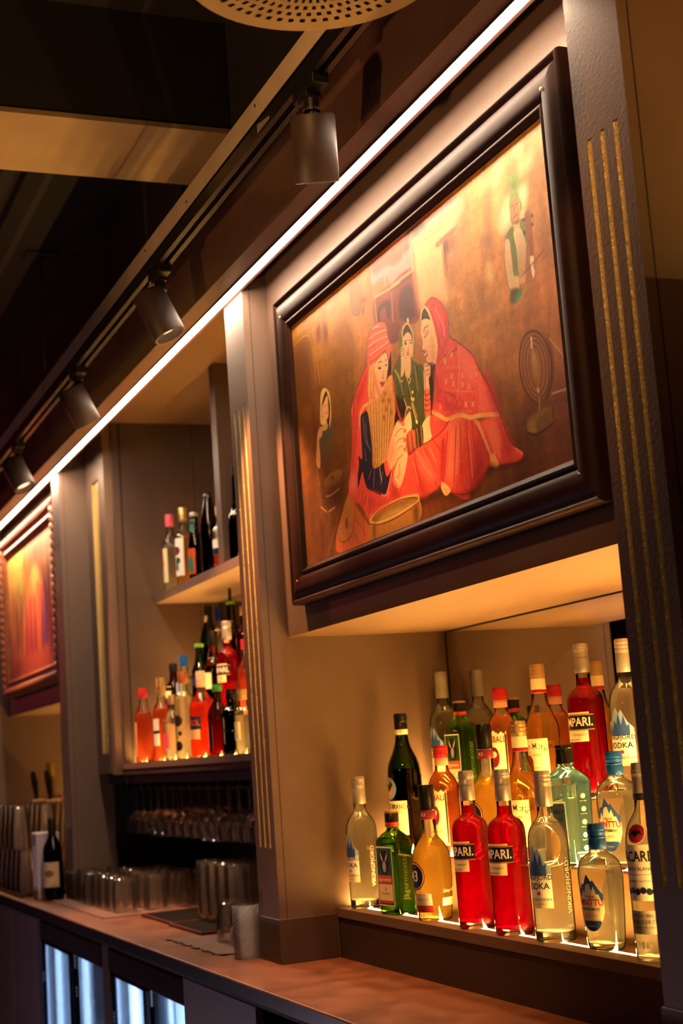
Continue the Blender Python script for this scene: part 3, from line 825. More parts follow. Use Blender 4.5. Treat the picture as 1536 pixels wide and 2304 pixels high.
G|f4aa72f0a068|0|517 128 543 143 569 156 577 138 555 103 532 84 513 87 503 106
P|d84838|0|464 144 481 148 492 124 471 117
L|8a3e22|1.8|524 187 545 195 564 194
L|8a3e22|1.8|525 170 542 176 568 175
L|8a3e22|1.8|530 156 543 161 558 160
L|8a3e22|1.8|535 140 555 144
L|8a3e22|1.8|492 124 518 132 535 142
L|8a3e22|1.8|543 214 565 200
L|8a3e22|1.8|566 205 587 216 603 219
L|8a3e22|1.8|537 128 529 107 517 106
L|8a3e22|1.8|538 115 527 98
P|e05a40|0|563 207 573 205 572 198 563 200
P|e05a40|0|568 192 578 190 577 183 567 185
P|e05a40|0|564 174 574 172 573 165 563 167
P|e05a40|0|561 156 572 154 570 147 561 149
L|e8b070|2.5|573 192 583 222 594 230 608 224
P|2a1408|1|699 283 718 289 730 278 717 247 701 198 690 194 691 238
P|f4ac74|0|677 286 687 293 696 287 706 281 703 266 695 259 694 237 675 239 674 262
L|8a3e22|1.8|682 288 700 285
L|8a3e22|1.8|684 278 702 276
L|8a3e22|1.8|686 269 700 269
P|e86a48|0|672 240 694 237 688 186 668 191
L|4a1a10|2.2|672 237 683 232 695 232
L|4a1a10|2.2|671 227 681 223 693 223
L|4a1a10|2.2|670 217 679 213 691 214
L|4a1a10|2.2|669 208 677 204 690 204
L|4a1a10|2.2|668 198 676 195 688 195
P|e05c40|0|672 237 694 233 689 190 670 190
L|4a1a10|2.2|673 235 682 231 695 231
L|4a1a10|2.2|671 226 681 221 694 221
L|4a1a10|2.2|669 216 679 212 692 212
L|4a1a10|2.2|667 206 677 202 690 202
P|f4ac74|0|651 180 689 189 689 150 650 146
P|d04434|0|689 189 744 168 760 161 741 151 692 146
G|b850309a3a24|0|578 178 618 178 623 144 580 137
P|3a3010|0|622 178 650 181 650 146 623 144
L|5a1810|1.6|582 177 586 139
L|e89a60|1.6|591 178 595 140
L|5a1810|1.6|600 178 603 141
L|e89a60|1.6|609 179 612 142
L|5a1810|1.6|619 179 620 143
L|e89a60|1.6|627 179 628 144
L|5a1810|1.6|636 180 637 145
L|e89a60|1.6|645 180 645 146
P|3a180e|0|684 378 691 393 702 397 717 380 722 367
G|f8b47ef0a068|0|680 365 688 377 712 372 731 356 734 318 731 282 717 285 694 291 689 305 686 317 676 322 681 339 676 354
P|f2a870|0|705 297 735 305 733 277 718 289
L|2a0c06|2.5|689 353 695 359 710 359
L|2a0c06|2.5|689 343 700 343 712 349
P|e8906a|1|693 354 705 353 708 347 693 345
L|7a3a20|2|679 340 681 330 676 323 686 318 690 319
P|b83a30|0|684 315 696 314 700 308 694 302 688 302 691 308
L|fff0e0|2|687 310 697 310
L|6a2c14|2|688 302 694 291 718 286
L|6a2c14|1.5|680 365 676 354 681 341
P|f0b470|0|702 397 716 391 729 369 738 338 745 310 735 283 727 282 731 319 724 361 714 384
L|f4d49a|3|682 377 687 392 703 400
G|e8443ce0443a|0|705 402 735 407 768 389 785 371 794 346 791 320 777 308 754 293 734 280 743 312 736 348 724 380 716 394
L|b02c28|3.5|737 392 763 359 765 318
L|b02c28|3.5|767 386 785 352 783 322
L|b02c28|3.5|728 382 746 345 752 303
L|ff7a62|5|746 383 770 344 773 322
G|e84a3ce4483a|0|726 275 743 296 776 306 802 307 833 288 876 255 892 229 927 184 955 127 918 134 848 147 801 162 755 166 702 192 723 235
L|b82c2c|4|731 229 792 202 803 172
L|b82c2c|4|763 284 824 283
L|b82c2c|4|719 212 781 189
L|b82c2c|4|888 229 926 179 952 132
L|b82c2c|4|914 201 940 153
L|f4a868|1.3|772 258 779 262
L|f4a868|1.3|747 221 755 225
L|f4a868|1.3|781 257 788 260
L|f4a868|1.3|757 219 764 222
L|f4a868|1.3|790 253 797 257
L|f4a868|1.3|766 216 773 219
L|f4a868|1.3|799 252 806 255
L|f4a868|1.3|775 214 782 217
L|f4a868|1.3|808 248 815 252
L|f4a868|1.3|784 211 791 214
L|f4a868|1.3|817 247 824 250
L|f4a868|1.3|793 209 800 211
L|f4a868|1.3|826 243 833 247
L|f4a868|1.3|802 207 809 209
L|f4a868|1.3|835 242 841 245
L|f4a868|1.3|811 205 817 206
L|f4a868|1.3|843 239 850 243
L|f4a868|1.3|820 202 826 203
L|f4a868|1.3|852 237 859 240
L|f4a868|1.3|828 200 835 201
L|f4a868|1.3|860 234 867 238
L|f4a868|1.3|837 198 843 198
L|f4a868|1.3|869 233 876 236
L|f4a868|1.3|846 196 852 196
L|f4a868|1.3|877 229 884 233
L|f4a868|1.3|854 193 860 193
L|f4a868|1.3|886 228 892 231
L|f4a868|1.3|863 191 869 190
L|f4a868|1.3|782 173 788 176
L|f0a060|1.3|740 275 748 276
L|f4a868|1.3|789 171 795 174
L|f0a060|1.3|746 276 754 277
L|f4a868|1.3|797 169 802 173
L|f0a060|1.3|753 278 761 278
L|f4a868|1.3|804 167 810 171
L|f0a060|1.3|759 279 767 280
L|f4a868|1.3|811 166 817 169
L|f0a060|1.3|765 281 773 281
L|f4a868|1.3|818 164 824 167
L|f0a060|1.3|772 282 780 283
L|f4a868|1.3|826 162 831 166
L|f0a060|1.3|778 283 786 284
L|f4a868|1.3|833 160 838 164
L|f0a060|1.3|785 285 792 285
L|f4a868|1.3|840 159 845 162
L|f0a060|1.3|791 286 799 287
L|f4a868|1.3|847 157 852 160
L|f0a060|1.3|797 287 805 288
L|f0a060|1.8|824 285 821 245 808 198
L|f0a060|1.8|898 220 885 151
L|f0a060|1.6|753 178 803 195
L|f0a060|1.6|734 268 740 231
L|f8b878|1.6|764 279 771 268
L|f8b878|1.6|774 276 763 270
L|f8b878|1.6|791 286 799 274
L|f8b878|1.6|801 282 790 276
L|f8b878|1.6|761 242 769 231
L|f8b878|1.6|771 239 761 233
L|f8b878|1.6|786 246 793 234
L|f8b878|1.6|796 243 785 236
L|f8b878|1.6|790 231 797 219
L|f8b878|1.6|799 228 789 221
L|f8b878|1.6|827 237 834 225
L|f8b878|1.6|836 234 826 227
L|f8b878|1.6|858 226 865 215
L|f8b878|1.6|867 223 857 217
L|f8b878|1.6|768 205 775 194
L|f8b878|1.6|777 202 767 195
L|f8b878|1.6|803 188 810 177
L|f8b878|1.6|813 185 802 179
L|f8b878|1.6|831 181 838 170
L|f8b878|1.6|841 179 830 172
L|f8b878|1.6|857 175 864 164
L|f8b878|1.6|866 172 856 166
L|f8b878|1.6|730 203 737 191
L|f8b878|1.6|740 200 729 193
L|f8b878|1.6|878 225 885 214
L|f8b878|1.6|887 222 877 215
L|f8b878|1.6|824 220 831 209
L|f8b878|1.6|833 217 823 210
L|f8b878|1.6|894 160 901 149
L|f8b878|1.6|903 157 893 151
L|f8b878|1.6|847 210 854 199
L|f8b878|1.6|856 207 846 201
L|f0a458|8|700 194 731 179 755 167 785 165 814 161 848 148 888 143 951 129
L|f4b068|1.5|706 188 705 177
L|f4b068|1.5|716 185 716 175
L|f4b068|1.5|726 181 726 172
L|f4b068|1.5|736 177 736 170
L|f4b068|1.5|746 174 746 168
L|f4b068|1.5|756 170 756 165
L|f4b068|1.5|765 167 766 163
L|f4b068|1.5|776 169 776 160
L|f4b068|1.5|786 167 786 158
L|f4b068|1.5|796 165 796 156
L|f4b068|1.5|805 162 806 156
L|f4b068|1.5|815 160 816 154
L|f4b068|1.5|825 158 825 152
L|f4b068|1.5|834 155 835 149
L|f4b068|1.5|844 153 844 147
L|f4b068|1.5|853 151 854 145
L|f4b068|1.5|862 149 863 143
L|f4b068|1.5|872 146 872 140
L|f4b068|1.5|881 144 881 138
L|f4b068|1.5|890 142 890 136
L|f4b068|1.5|899 140 900 134
L|f4b068|1.5|908 138 909 132
L|f4b068|1.5|917 135 918 130
L|f4b068|1.5|926 133 926 128
L|f4b068|1.5|935 131 935 125
L|f4b068|1.5|944 129 944 123
P|3a1a08|4|707 42 752 27 732 27 790 19 827 19 826 13 750 19 712 30 624 31 615 44
P|f0a868|0|710 55 720 56 747 36 726 29 711 43
L|8a4a26|1.6|721 44 723 33
L|8a4a26|1.6|730 42 731 32
P|2e1408|3|901 47 935 42 1000 35 1032 34 1004 33 938 38 883 32 857 19 824 16
G|c07c34a0622a|0|373 50 394 56 445 64 521 63 588 57 611 51 600 1 387 -3
P|8e5a26|0|383 43 405 48 463 54 542 54 602 50 604 43 570 38 484 34 411 35
P|b88a40|3|419 37 470 46 563 42 593 42 569 36 483 32
L|e09a50|5|375 44 406 53 464 60 543 60 599 54 611 49 603 40 569 36 483 31 410 32 378 39 374 45
L|5a2c10|2.5|371 37 414 28 490 26 572 33 611 38
L|5a2c10|2.5|383 43 414 53 472 57 543 57 598 50
P|7a4818|3|385 31 401 28 392 1 383 -1
P|6e3c14|4|583 31 608 34 600 2 586 3
P|c23430|5|720 266 738 243 738 215 711 194 702 192 721 236
P|c8382f|6|746 213 806 190 815 170 761 174 739 197
P|f4664e|7|831 277 868 251 883 228 864 210 836 235
P|f06048|6|883 205 910 179 927 145 897 149 886 178
P|b42c2a|5|918 218 941 179 955 131 937 135 919 184
P|b62e2a|6|949 118 970 91 987 62 977 47 952 71
P|f26a4c|6|900 125 930 117 947 85 936 65 917 88
P|a82826|6|864 100 888 57 867 32 834 27 853 64
P|a82826|5|726 131 742 119 728 71 714 62
P|b03028|6|612 105 641 67 645 49 618 59 612 84
P|f06a4c|7|630 125 662 102 685 74 658 78 634 105
P|b83430|5|336 284 348 273 326 207 292 144 294 179 322 243
P|f46a50|5|277 133 300 160 314 140 305 117
P|c03a2c|7|380 95 435 77 473 62 456 57 395 61 368 78
P|a83224|6|494 91 523 79 521 66 490 67
P|c03028|6|346 313 382 339 414 351 406 329 375 302 350 287
P|c84034|5|743 293 770 304 785 312 767 292 744 277
P|e07850|4|454 333 462 314 466 289 456 302 451 317
P|e08a5c|5|719 331 730 316 729 291 715 289 715 310
P|e08a58|6|493 171 511 180 522 155 502 136 487 139
L|701612|2.6|802 307 833 288 876 255 892 229 927 184 955 127 971 94 988 68 1021 49 1019 39 1000 35 939 42
L|701612|2.2|898 50 883 34 858 22 808 17 751 29
L|701612|2.6|333 303 305 212 270 124
L|701612|2.2|414 361 388 348 347 318 327 272
L|5a1410|2.2|500 120 508 103 517 87
L|5a1410|2|705 402 735 407 768 389 785 371 794 346 791 320 801 308
L|3a1408|2|539 302 549 321 576 339 594 355
L|3a1408|2|659 298 680 276 671 196
L|5a1a10|2|417 364 424 404 436 421 451 431 481 435 516 425 526 412 528 394 539 374
L|701612|2.2|580 137 619 143 691 144 734 150 764 162"""
PAINT_BG = [(65, 525, 142, 88, 25), (183, 552, 161, 97, 34), (393, 565, 176, 100, 37), (66, 377, 106, 53, 12), (258, 378, 121, 72, 17), (38, 72, 90, 48, 22), (206, 241, 99, 51, 12), (376, 473, 180, 106, 42), (804, 478, 204, 124, 62), (949, 493, 197, 127, 48), (1076, 563, 202, 131, 55), (1164, 549, 206, 135, 62), (994, 379, 196, 116, 40), (1152, 325, 184, 106, 40), (915, 308, 180, 106, 38), (1012, 216, 142, 83, 25), (1158, 205, 161, 88, 29), (1166, 100, 114, 55, 17), (1065, 88, 104, 51, 12), (953, 154, 115, 60, 15), (1166, 21, 99, 46, 12), (719, 18, 99, 48, 12), (622, 19, 123, 60, 17), (1023, 22, 85, 41, 10), (1174, 445, 202, 122, 51), (1041, 458, 210, 143, 70), (75, 270, 102, 51, 15)]  # artwork tones, with lamp light painted in as the brighter top right
PX0, PZ0, PW, PH = -3.1253, 1.8469, 1182, 572
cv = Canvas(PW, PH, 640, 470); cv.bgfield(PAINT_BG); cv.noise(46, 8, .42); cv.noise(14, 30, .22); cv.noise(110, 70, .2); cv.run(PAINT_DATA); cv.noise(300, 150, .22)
FRAME_M = mat('dark_varnished_frame', '2a150d', .5, spec=.16, noise=.35, nscale=9, bump=.08, bscale=40)
def sweep_frame(prof, x0, x1, z0, z1):
    """prof: (inset from the outer edge, y); mitred at the corners"""
    m = MB(); rs = []
    for t, y in prof: rs.append([(x0+t, y, z0+t), (x1-t, y, z0+t), (x1-t, y, z1-t), (x0+t, y, z1-t)])
    sides = []
    for i in range(4):
        j = (i+1) % 4; b = MB(); n = len(rs); b.v = [r_[i] for r_ in rs]+[r_[j] for r_ in rs]
        b.f = [(k, n+k, n+k+1, k+1) for k in range(n-1)]; sides.append(b)
    return sides
pa = empty('framed_painting', (PX0+PW/2000, .066, PZ0)); tag(pa, 'large dark framed painting of seated women in red by a doorway', 'painting')
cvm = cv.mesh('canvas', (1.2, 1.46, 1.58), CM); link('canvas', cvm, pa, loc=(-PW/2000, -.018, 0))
prof = [(0,0),(0,-.026),(.002,-.031),(.006,-.0335),(.010,-.031),(.012,-.027),(.015,-.026),(.018,-.029),(.024,-.0325),(.036,-.034),(.050,-.033),(.058,-.030),(.062,-.025),(.0645,-.024),(.067,-.028),(.070,-.0285),(.073,-.027),(.076,-.022),(.080,-.019),(.083,-.0175)]
for s_ in sweep_frame(prof, -PW/2000-.08, PW/2000+.08, -.08, PH/1000+.08): s_.build('frame_rail', FRAME_M, pa, smooth=60)
scw = MB().lathe([(.0,.0015),(.003,.001),(.0035,0)], 10, cap0=False, cap1=False); scw.v = [(v[0], -v[2], v[1]) for v in scw.v]; scw = scw.mesh('corner_pin', mat('brass', (.75,.45,.18), .3, metal=1))
for sx in (-1, 1):
    for sz in (-.03, PH/1000+.03): link('corner_pin', scw, pa, loc=(sx*(PW/2000+.03), -.0345, sz))

# far painting in a carved red-gold frame
W2_, H2_ = 1130, 590
c2 = Canvas(W2_, H2_, 260, 150)
c2.bgfield([(100,480,235,150,70),(300,520,250,190,90),(150,300,215,110,60),(500,500,230,130,70),(900,520,225,120,70),(1050,450,200,110,70),(600,300,190,80,50),(100,100,205,95,60),(1000,120,170,50,40),(500,60,190,60,50),(800,300,180,70,50)])
c2.noise(30, 6, .5)
for x, y, wd, hh, c in ((430,90,60,260,'8a3020'),(520,60,70,330,'7c2430'),(620,70,60,320,'6a2420'),(700,60,80,380,'a04028'),(790,80,60,330,'5c2436'),(860,110,70,300,'3c2c5c'),(940,60,80,420,'8a3424'),(200,150,60,200,'a0502c'),(300,100,50,260,'9a4426')):
    c2.poly(np.array([(x,y),(x+wd,y),(x+wd*.9,y+hh*.6),(x+wd*.6,y+hh),(x+wd*.3,y+hh*.95),(x+wd*.05,y+hh*.5)], float), lin(c), None, 5)
    c2.poly(np.array([(x+wd*.35,y+hh*.85),(x+wd*.6,y+hh*.85),(x+wd*.6,y+hh),(x+wd*.35,y+hh)], float), lin('b87048'), None, 4)
c2.poly(np.array([(0,0),(1130,0),(1130,60),(500,90),(0,50)], float), lin('a8402c'), None, 8)
p2 = empty('framed_painting', (-6.50, .066, 1.862)); tag(p2, 'red lit painting of standing figures in an ornate carved frame', 'painting')
link('canvas', c2.mesh('canvas', (1.2,1.7,1.5), CM), p2, loc=(-W2_/2000, -.02, 0))
CARVE = mat('carved_gilt_frame', '9a5a38', .35, noise=.25, nscale=30, spec=.6)
prof2 = [(0,0),(0,-.03),(.01,-.04),(.03,-.042),(.04,-.034),(.052,-.030),(.062,-.038),(.07,-.036),(.08,-.022)]
for s_ in sweep_frame(prof2, -W2_/2000-.078, W2_/2000+.078, -.078, H2_/1000+.078): s_.build('frame_rail', CARVE, p2, smooth=60)
leaf = MB().lathe([(.0,-.024),(.011,-.016),(.016,0),(.011,.016),(.0,.024)], 8); leaf.v = [(v[0], v[1]*.6, v[2]) for v in leaf.v]; lm_ = leaf.mesh('carved_leaf', CARVE, 60)
xa, xb, za, zb = -W2_/2000-.056, W2_/2000+.056, -.056, H2_/1000+.056
for k in range(36):
    for z in (za, zb):
        l = link('carved_leaf', lm_, p2, loc=(xa+(xb-xa)*k/35, -.042, z)); l.rotation_euler = (0, R(50), 0)
for k in range(1, 20):
    for x in (xa, xb):
        l = link('carved_leaf', lm_, p2, loc=(x, -.042, za+(zb-za)*k/20)); l.rotation_euler = (0, R(-40), 0)

# ------------------------------------------------------------------ bottles
G_CLEAR = thin_glass('clear_glass', (.97,.98,.96), 1.0, transl=.03)
G_GREEN = thin_glass('green_glass', (.12,.30,.03), 1.0, transl=.06)
G_DKGREEN = thin_glass('dark_green_glass', (.10,.24,.04), 1.0, transl=.08)
G_BROWN = thin_glass('brown_glass', (.30,.12,.03), 1.0, transl=.05)
G_BLUE = thin_glass('blue_glass', (.70,.93,.98), 1.0, transl=.05)
G_FROST = thin_glass('dark_glass', (.06,.05,.05), 1.0)
L_CLEAR = liquid('clear_spirit', (.985,.97,.90), .72, .18)
L_RED = liquid('red_bitter', (.84,.014,.15), .70, .18)
L_GOLD = liquid('golden_liqueur', (.99,.82,.36), .66, .24)
L_ORANGE = liquid('cinnamon_liqueur', (.97,.56,.28), .58, .30)
L_RUM = liquid('amber_rum', (.98,.72,.32), .66, .24)
L_DARK = liquid('dark_herbal_liqueur', (.12,.045,.01), .6, .2)
L_PINK = liquid('orange_aperitif', (.95,.22,.10), .35, .55)
L_ROSE = liquid('rose_spirit', (.90,.36,.20), .45, .42)
L_BLUE = liquid('blue_gin', (.84,.96,.97), .72, .14)
def pm(name, c, rough=.45, metal=0): return mat(name, c, rough, metal)
SILVER = pm('silver_capsule', 'b4aca4', .35, .55); GOLDCAP = pm('gold_cap', 'c8a468', .32, .6); REDCAP = pm('red_cap', 'b8242c', .35, .3)
BLKCAP = pm('black_cap', '14110f', .28); BLUECAP = pm('blue_cap', '1450a0', .32, .2); WHITEP = pm('white_label', 'f0e6d4'); CREAM = pm('cream_label', 'ecd9a8')
INK = pm('dark_ink', '1c1612'); NAVY = pm('navy_ink', '18233f'); REDINK = pm('red_ink', 'b4202a'); BLUEINK = pm('blue_ink', '2a4a8c'); ORANGEP = pm('orange_label', 'c8481c'); GREENP = pm('green_label', '1c4a22')
PALEBLUE = pm('pale_blue_label', '8aa0c0'); GREYL = pm('grey_label', 'a8a294'); WINE = pm('wine_red_label', '7a1a28'); PEACH = pm('peach_label', 'e8a878'); TEAL = pm('teal_label', '2c7468'); PINKL = pm('pink_label', 'd85a6a')
BLACKL = pm('black_label', '120f12')
TXT = {}
def text2d(t, size, bold=0., sx=1.):
    k = (t, bold)
    if k not in TXT:
        c = bpy.data.curves.new('t', 'FONT'); c.body = t; c.size = 1; c.align_x = 'CENTER'; c.align_y = 'CENTER'; c.resolution_u = 2; c.offset = bold; c.fill_mode = 'FRONT' if hasattr(c, 'fill_mode') and c.dimensions == '2D' else c.fill_mode
        ob = bpy.data.objects.new('t', c); COL.objects.link(ob); bpy.context.view_layer.update()
        me = bpy.data.meshes.new_from_object(ob.evaluated_get(bpy.context.evaluated_depsgraph_get()))
        TXT[k] = ([(v.co.x, v.co.y) for v in me.vertices], [tuple(p.vertices) for p in me.polygons])
        bpy.data.objects.remove(ob); bpy.data.curves.remove(c); bpy.data.meshes.remove(me)
    v, f = TXT[k]
    return [(x*size*sx, y*size) for x, y in v], f
def cat_rings(prof, n, rib=None):
    rs = []
    for p in prof:
        z, rx = p[0], p[1]; ry = p[2] if len(p) > 2 else rx; ex = p[3] if len(p) > 3 else 2
        ring = []
        for i in range(n):
            a = 2*math.pi*i/n; c, s = math.cos(a), math.sin(a)
            k = 1.0
            if rib and rib[0] < z < rib[1]: k = 1-(.022 if i % 2 else 0)
            ring.append((k*rx*math.copysign(abs(c)**(2/ex), c), k*ry*math.copysign(abs(s)**(2/ex), s), z))
        rs.append(ring)
    return rs
def densify(prof, step=.006):
    q = [tuple(p)+((p[1],) if len(p) < 3 else ())+((2,) if len(p) < 4 else ()) for p in prof]; out = []
    q = [(p[0], p[1], p[2] if len(prof[i]) > 2 else p[1], p[3] if len(prof[i]) > 3 else 2) for i, p in enumerate(q)]
    n = len(q)
    for i in range(n-1):
        a, b, c, d = q[max(i-1,0)], q[i], q[i+1], q[min(i+2,n-1)]
        m = 3 if abs(c[0]-b[0]) < .03 and i > 1 else 1
        for t in range(m):
            t = t/m; row = []
            for e in range(4):
                # monotone-ish cubic
                s0 = (c[e]-a[e])/max(1e-6, c[0]-a[0]); s1 = (d[e]-b[e])/max(1e-6, d[0]-b[0]); h = c[0]-b[0]
                row.append(b[e]*(1+2*t)*(1-t)**2+s0*h*t*(1-t)**2+c[e]*t*t*(3-2*t)+s1*h*t*t*(t-1))
            if m == 1: row = list(b)
            out.append(tuple(row))
    out.append(q[-1]); return out
class Bot:
    """one kind of bottle: parts are meshes shared by all its copies"""
    def __init__(s, prof, glass, liq=None, level=0, n=40, rib=None, empty_neck=True):
        s.prof = densify(prof); s.parts = []
        zs = [p[0] for p in s.prof]; s.zs = zs; s.n = n
        g = MB().rings(cat_rings(s.prof, n, rib), True, False); s.parts.append(('glass', g.mesh('glass', glass, 40), None))
        if liq:
            lp = []
            for p in s.prof:
                if p[0] < .004 or p[0] >= level: continue
                lp.append((max(.005, p[0]), p[1]-.0024, p[2]-.0024, p[3]))
            rx, ry, ex = s.at(level); lp.append((level, rx-.0024, ry-.0024, ex))
            s.parts.append(('liquid', MB().rings(cat_rings(lp, n, rib)).mesh('liquid', liq, 40), None))
    def at(s, z):
        P = s.prof
        for i in range(len(P)-1):
            if P[i][0] <= z <= P[i+1][0]:
                t = (z-P[i][0])/max(1e-9, P[i+1][0]-P[i][0]); return tuple(P[i][e]*(1-t)+P[i+1][e]*t for e in (1,2,3))
        return P[-1][1:4]
    def surf(s, u, z, o, a0=0):
        rx, ry, ex = s.at(z)
        if ex > 4.5:    # flat sided: a0 chooses the face
            if abs(a0) < .1: return (u, -ry-o, z)
            if abs(a0-math.pi) < .1: return (-u, ry+o, z)
            return (rx+o, u, z) if a0 > 0 else (-rx-o, -u, z)
        a = a0+u/((rx+ry)/2)
        return ((rx+o)*math.sin(a), -(ry+o)*math.cos(a), z)
    def cap(s, name, prof, m, n=28, rib=False):
        s.parts.append((name, MB().rings(cat_rings([(z, r_) for r_, z in prof], n, (-1, 9) if rib else None)).mesh(name, m, 40), None)); return s
    def patch(s, name, cols, m, o=.0004, a0=0, nz=6):
        """cols: (u, zlow, zhigh) columns of a label"""
        b = MB(); L = len(cols)
        for u, z0, z1 in cols:
            for k in range(nz+1): b.v.append(s.surf(u, z0+(z1-z0)*k/nz, o, a0))
        for i in range(L-1):
            for k in range(nz): b.f.append((i*(nz+1)+k, (i+1)*(nz+1)+k, (i+1)*(nz+1)+k+1, i*(nz+1)+k+1))
        s.parts.append((name, b.mesh(name, m, 40), 'L')); return s
    def rect(s, name, u0, u1, z0, z1, m, o=.0004, a0=0, nz=2, nu=14):
        return s.patch(name, [(u0+(u1-u0)*i/nu, z0, z1) for i in range(nu+1)], m, o, a0, nz)
    def disc(s, name, u, z, r_, m, o=.0006, a0=0, ry=None):
        ry = ry or r_
        return s.patch(name, [(u+r_*math.sin(-math.pi/2+math.pi*i/14), z-ry*math.cos(-math.pi/2+math.pi*i/14)-1e-5, z+ry*math.cos(-math.pi/2+math.pi*i/14)+1e-5) for i in range(15)], m, o, a0, 4)
    def text(s, t, size, u, z, m, o=.0009, a0=0, bold=.0, sx=1., rot=0, name='lettering'):
        v, f = text2d(t, size, bold, sx); b = MB()
        for x, y in v:
            if rot: x, y = -y*rot, x*rot
            b.v.append(s.surf(u+x, z+y, o, a0))
        b.f = f; s.parts.append((name, b.mesh(name, m), 'T')); return s
    def place(s, name, label, cat, loc, rz=0, group=None, scale=1):
        r_ = empty(name, loc, rz); tag(r_, label, cat, group); r_.scale = (scale,)*3
        last = None
        for nm, me, kind in s.parts:
            if kind == 'T' and last is not None: link(nm, me, last)
            else:
                o = link(nm, me, r_)
                if kind == 'L': last = o
        return r_
def threads(z0, z1, r_, n=3):
    p = [(r_*.86, z0-.0001), (r_, z0)]
    for k in range(n):
        a = z0+(z1-z0)*(.15+.25*k)
        p += [(r_, a), (r_*1.045, a+.002), (r_*1.045, a+.004), (r_, a+.006)]
    return p+[(r_, z1-.003), (r_*.93, z1)]
KINDS = {}
# vodka with a blue mountain label
b = Bot([(0,.033),(.003,.0360),(.018,.0365),(.045,.0362),(.16,.0365),(.184,.0352),(.199,.0305),(.211,.0220),(.218,.0162),(.226,.0146),(.242,.0142),(.294,.0140)], G_CLEAR, L_CLEAR, .205)
b.cap('capsule', [(.0150,.236),(.0156,.237),(.0152,.270),(.0148,.271)], SILVER).cap('cap', threads(.271,.300,.0148), SILVER)
b.rect('label', -.042, .030, .070, .120, WHITEP)
hs = [.013,.021,.028,.024,.034,.045,.052,.040,.047,.036,.024,.018,.012]
b.patch('mountain', [(-.038+.0057*i, .116, .118+hs[i]) for i in range(13)], PALEBLUE)
b.patch('mountain_face', [(-.030+.0052*i, .117, .118+hs[i]*(.45 if i % 2 else .8)) for i in range(11)], BLUEINK, .0007)
b.rect('label', -.040, .030, .060, .072, CREAM, .0005)
b.text('VIKINGFJORD', .0118, -.006, .113, NAVY, bold=.012, sx=1.05).text('VODKA', .0150, -.002, .098, NAVY, bold=.014, sx=1.05).rect('flag', .000, .007, .083, .089, REDINK, .0008, nu=2).text('RA OF NORWAY', .0070, .006, .075, NAVY, bold=.006)
b.text('40%  70 cl', .0035, .008, .067, INK).rect('back_label', -.014, .014, .065, .150, CREAM, .0004, math.pi)
b.text('VIKINGFJORD', .0150, .0, .095, pm('embossed_glass', 'd8d0b8', .2), .0006, 1.75, rot=1, name='embossing')
KINDS['vodka'] = b
# red bitter
b = Bot([(0,.0325),(.003,.0355),(.012,.0365),(.11,.0365),(.186,.0362),(.200,.0338),(.210,.0270),(.216,.0180),(.221,.0150),(.244,.0142),(.298,.0140)], G_CLEAR, L_RED, .236, 64, (.012,.105))
b.cap('capsule', [(.0148,.246),(.0154,.247),(.0150,.287),(.0146,.2875)], SILVER).cap('cap', threads(.2875,.305,.0152,2), SILVER)
b.rect('label', -.047, .047, .134, .162, BLACKL).rect('label', -.047, .047, .1325, .1345, GOLDCAP, .0006).rect('label', -.047, .047, .1615, .1635, GOLDCAP, .0006).text('CAMPARI.', .0235, .0, .1482, WHITEP, bold=.022, sx=.86)
b.rect('label', -.034, .034, .110, .132, CREAM).text('MILANO', .0055, .004, .114, INK, bold=.004, sx=1.3).text('G. Campari', .0075, .008, .124, INK, sx=1.1)
b.rect('label', -.030, .038, .1642, .168, CREAM).text('CAMPARI', .0062, .014, .276, pm('capsule_print', '6a6258'), .0016)
KINDS['bitter'] = b
# peppermint flask
b = Bot([(0,.030,.022),(.003,.034,.025),(.012,.0365,.027),(.06,.0405,.030),(.115,.0435,.032),(.134,.0425,.031),(.146,.0375,.028),(.154,.029,.023),(.160,.018,.017),(.165,.0138,.0138),(.175,.0134,.0134),(.2,.0134,.0134)], G_CLEAR, L_CLEAR, .137)
b.cap('cap', [(.0146,.166),(.0152,.167),(.0152,.183),(.0146,.184),(.0152,.186)]+threads(.188,.208,.0150,2), BLUECAP)
top = [.096,.101,.106,.112,.110,.118,.127,.122,.115,.117,.110,.104,.098,.094]
bot = [.062,.050,.042,.038,.035,.0335,.033,.033,.034,.036,.040,.046,.054,.066]
us = [-.0245+.00377*i for i in range(14)]
b.patch('label', [(us[i], bot[i], top[i]-.004) for i in range(14)], CREAM)
b.patch('mountain', [(us[i], top[i]-(.010 if i % 2 else .016), top[i]) for i in range(14)], BLUEINK, .0007)
b.patch('label_foot', [(us[i], bot[i], min(.050, top[i])) for i in range(2, 12)], BLUEINK, .0008)
b.text('Original', .0068, 0, .0905, NAVY, .001, sx=.9).text('MINTTU', .0150, 0, .0800, REDINK, .001, bold=.018, sx=.86).text('PEPPERMINT', .0068, 0, .0690, NAVY, .001, bold=.01, sx=.95).text('35% ( M ) 50cl', .0042, 0, .0585, REDINK, .001).text('FINLAND', .0032, 0, .0415, WHITEP, .0011)
b.disc('back_label', 0, .085, .019, CREAM, .0004, math.pi, .045)
KINDS['mint'] = b
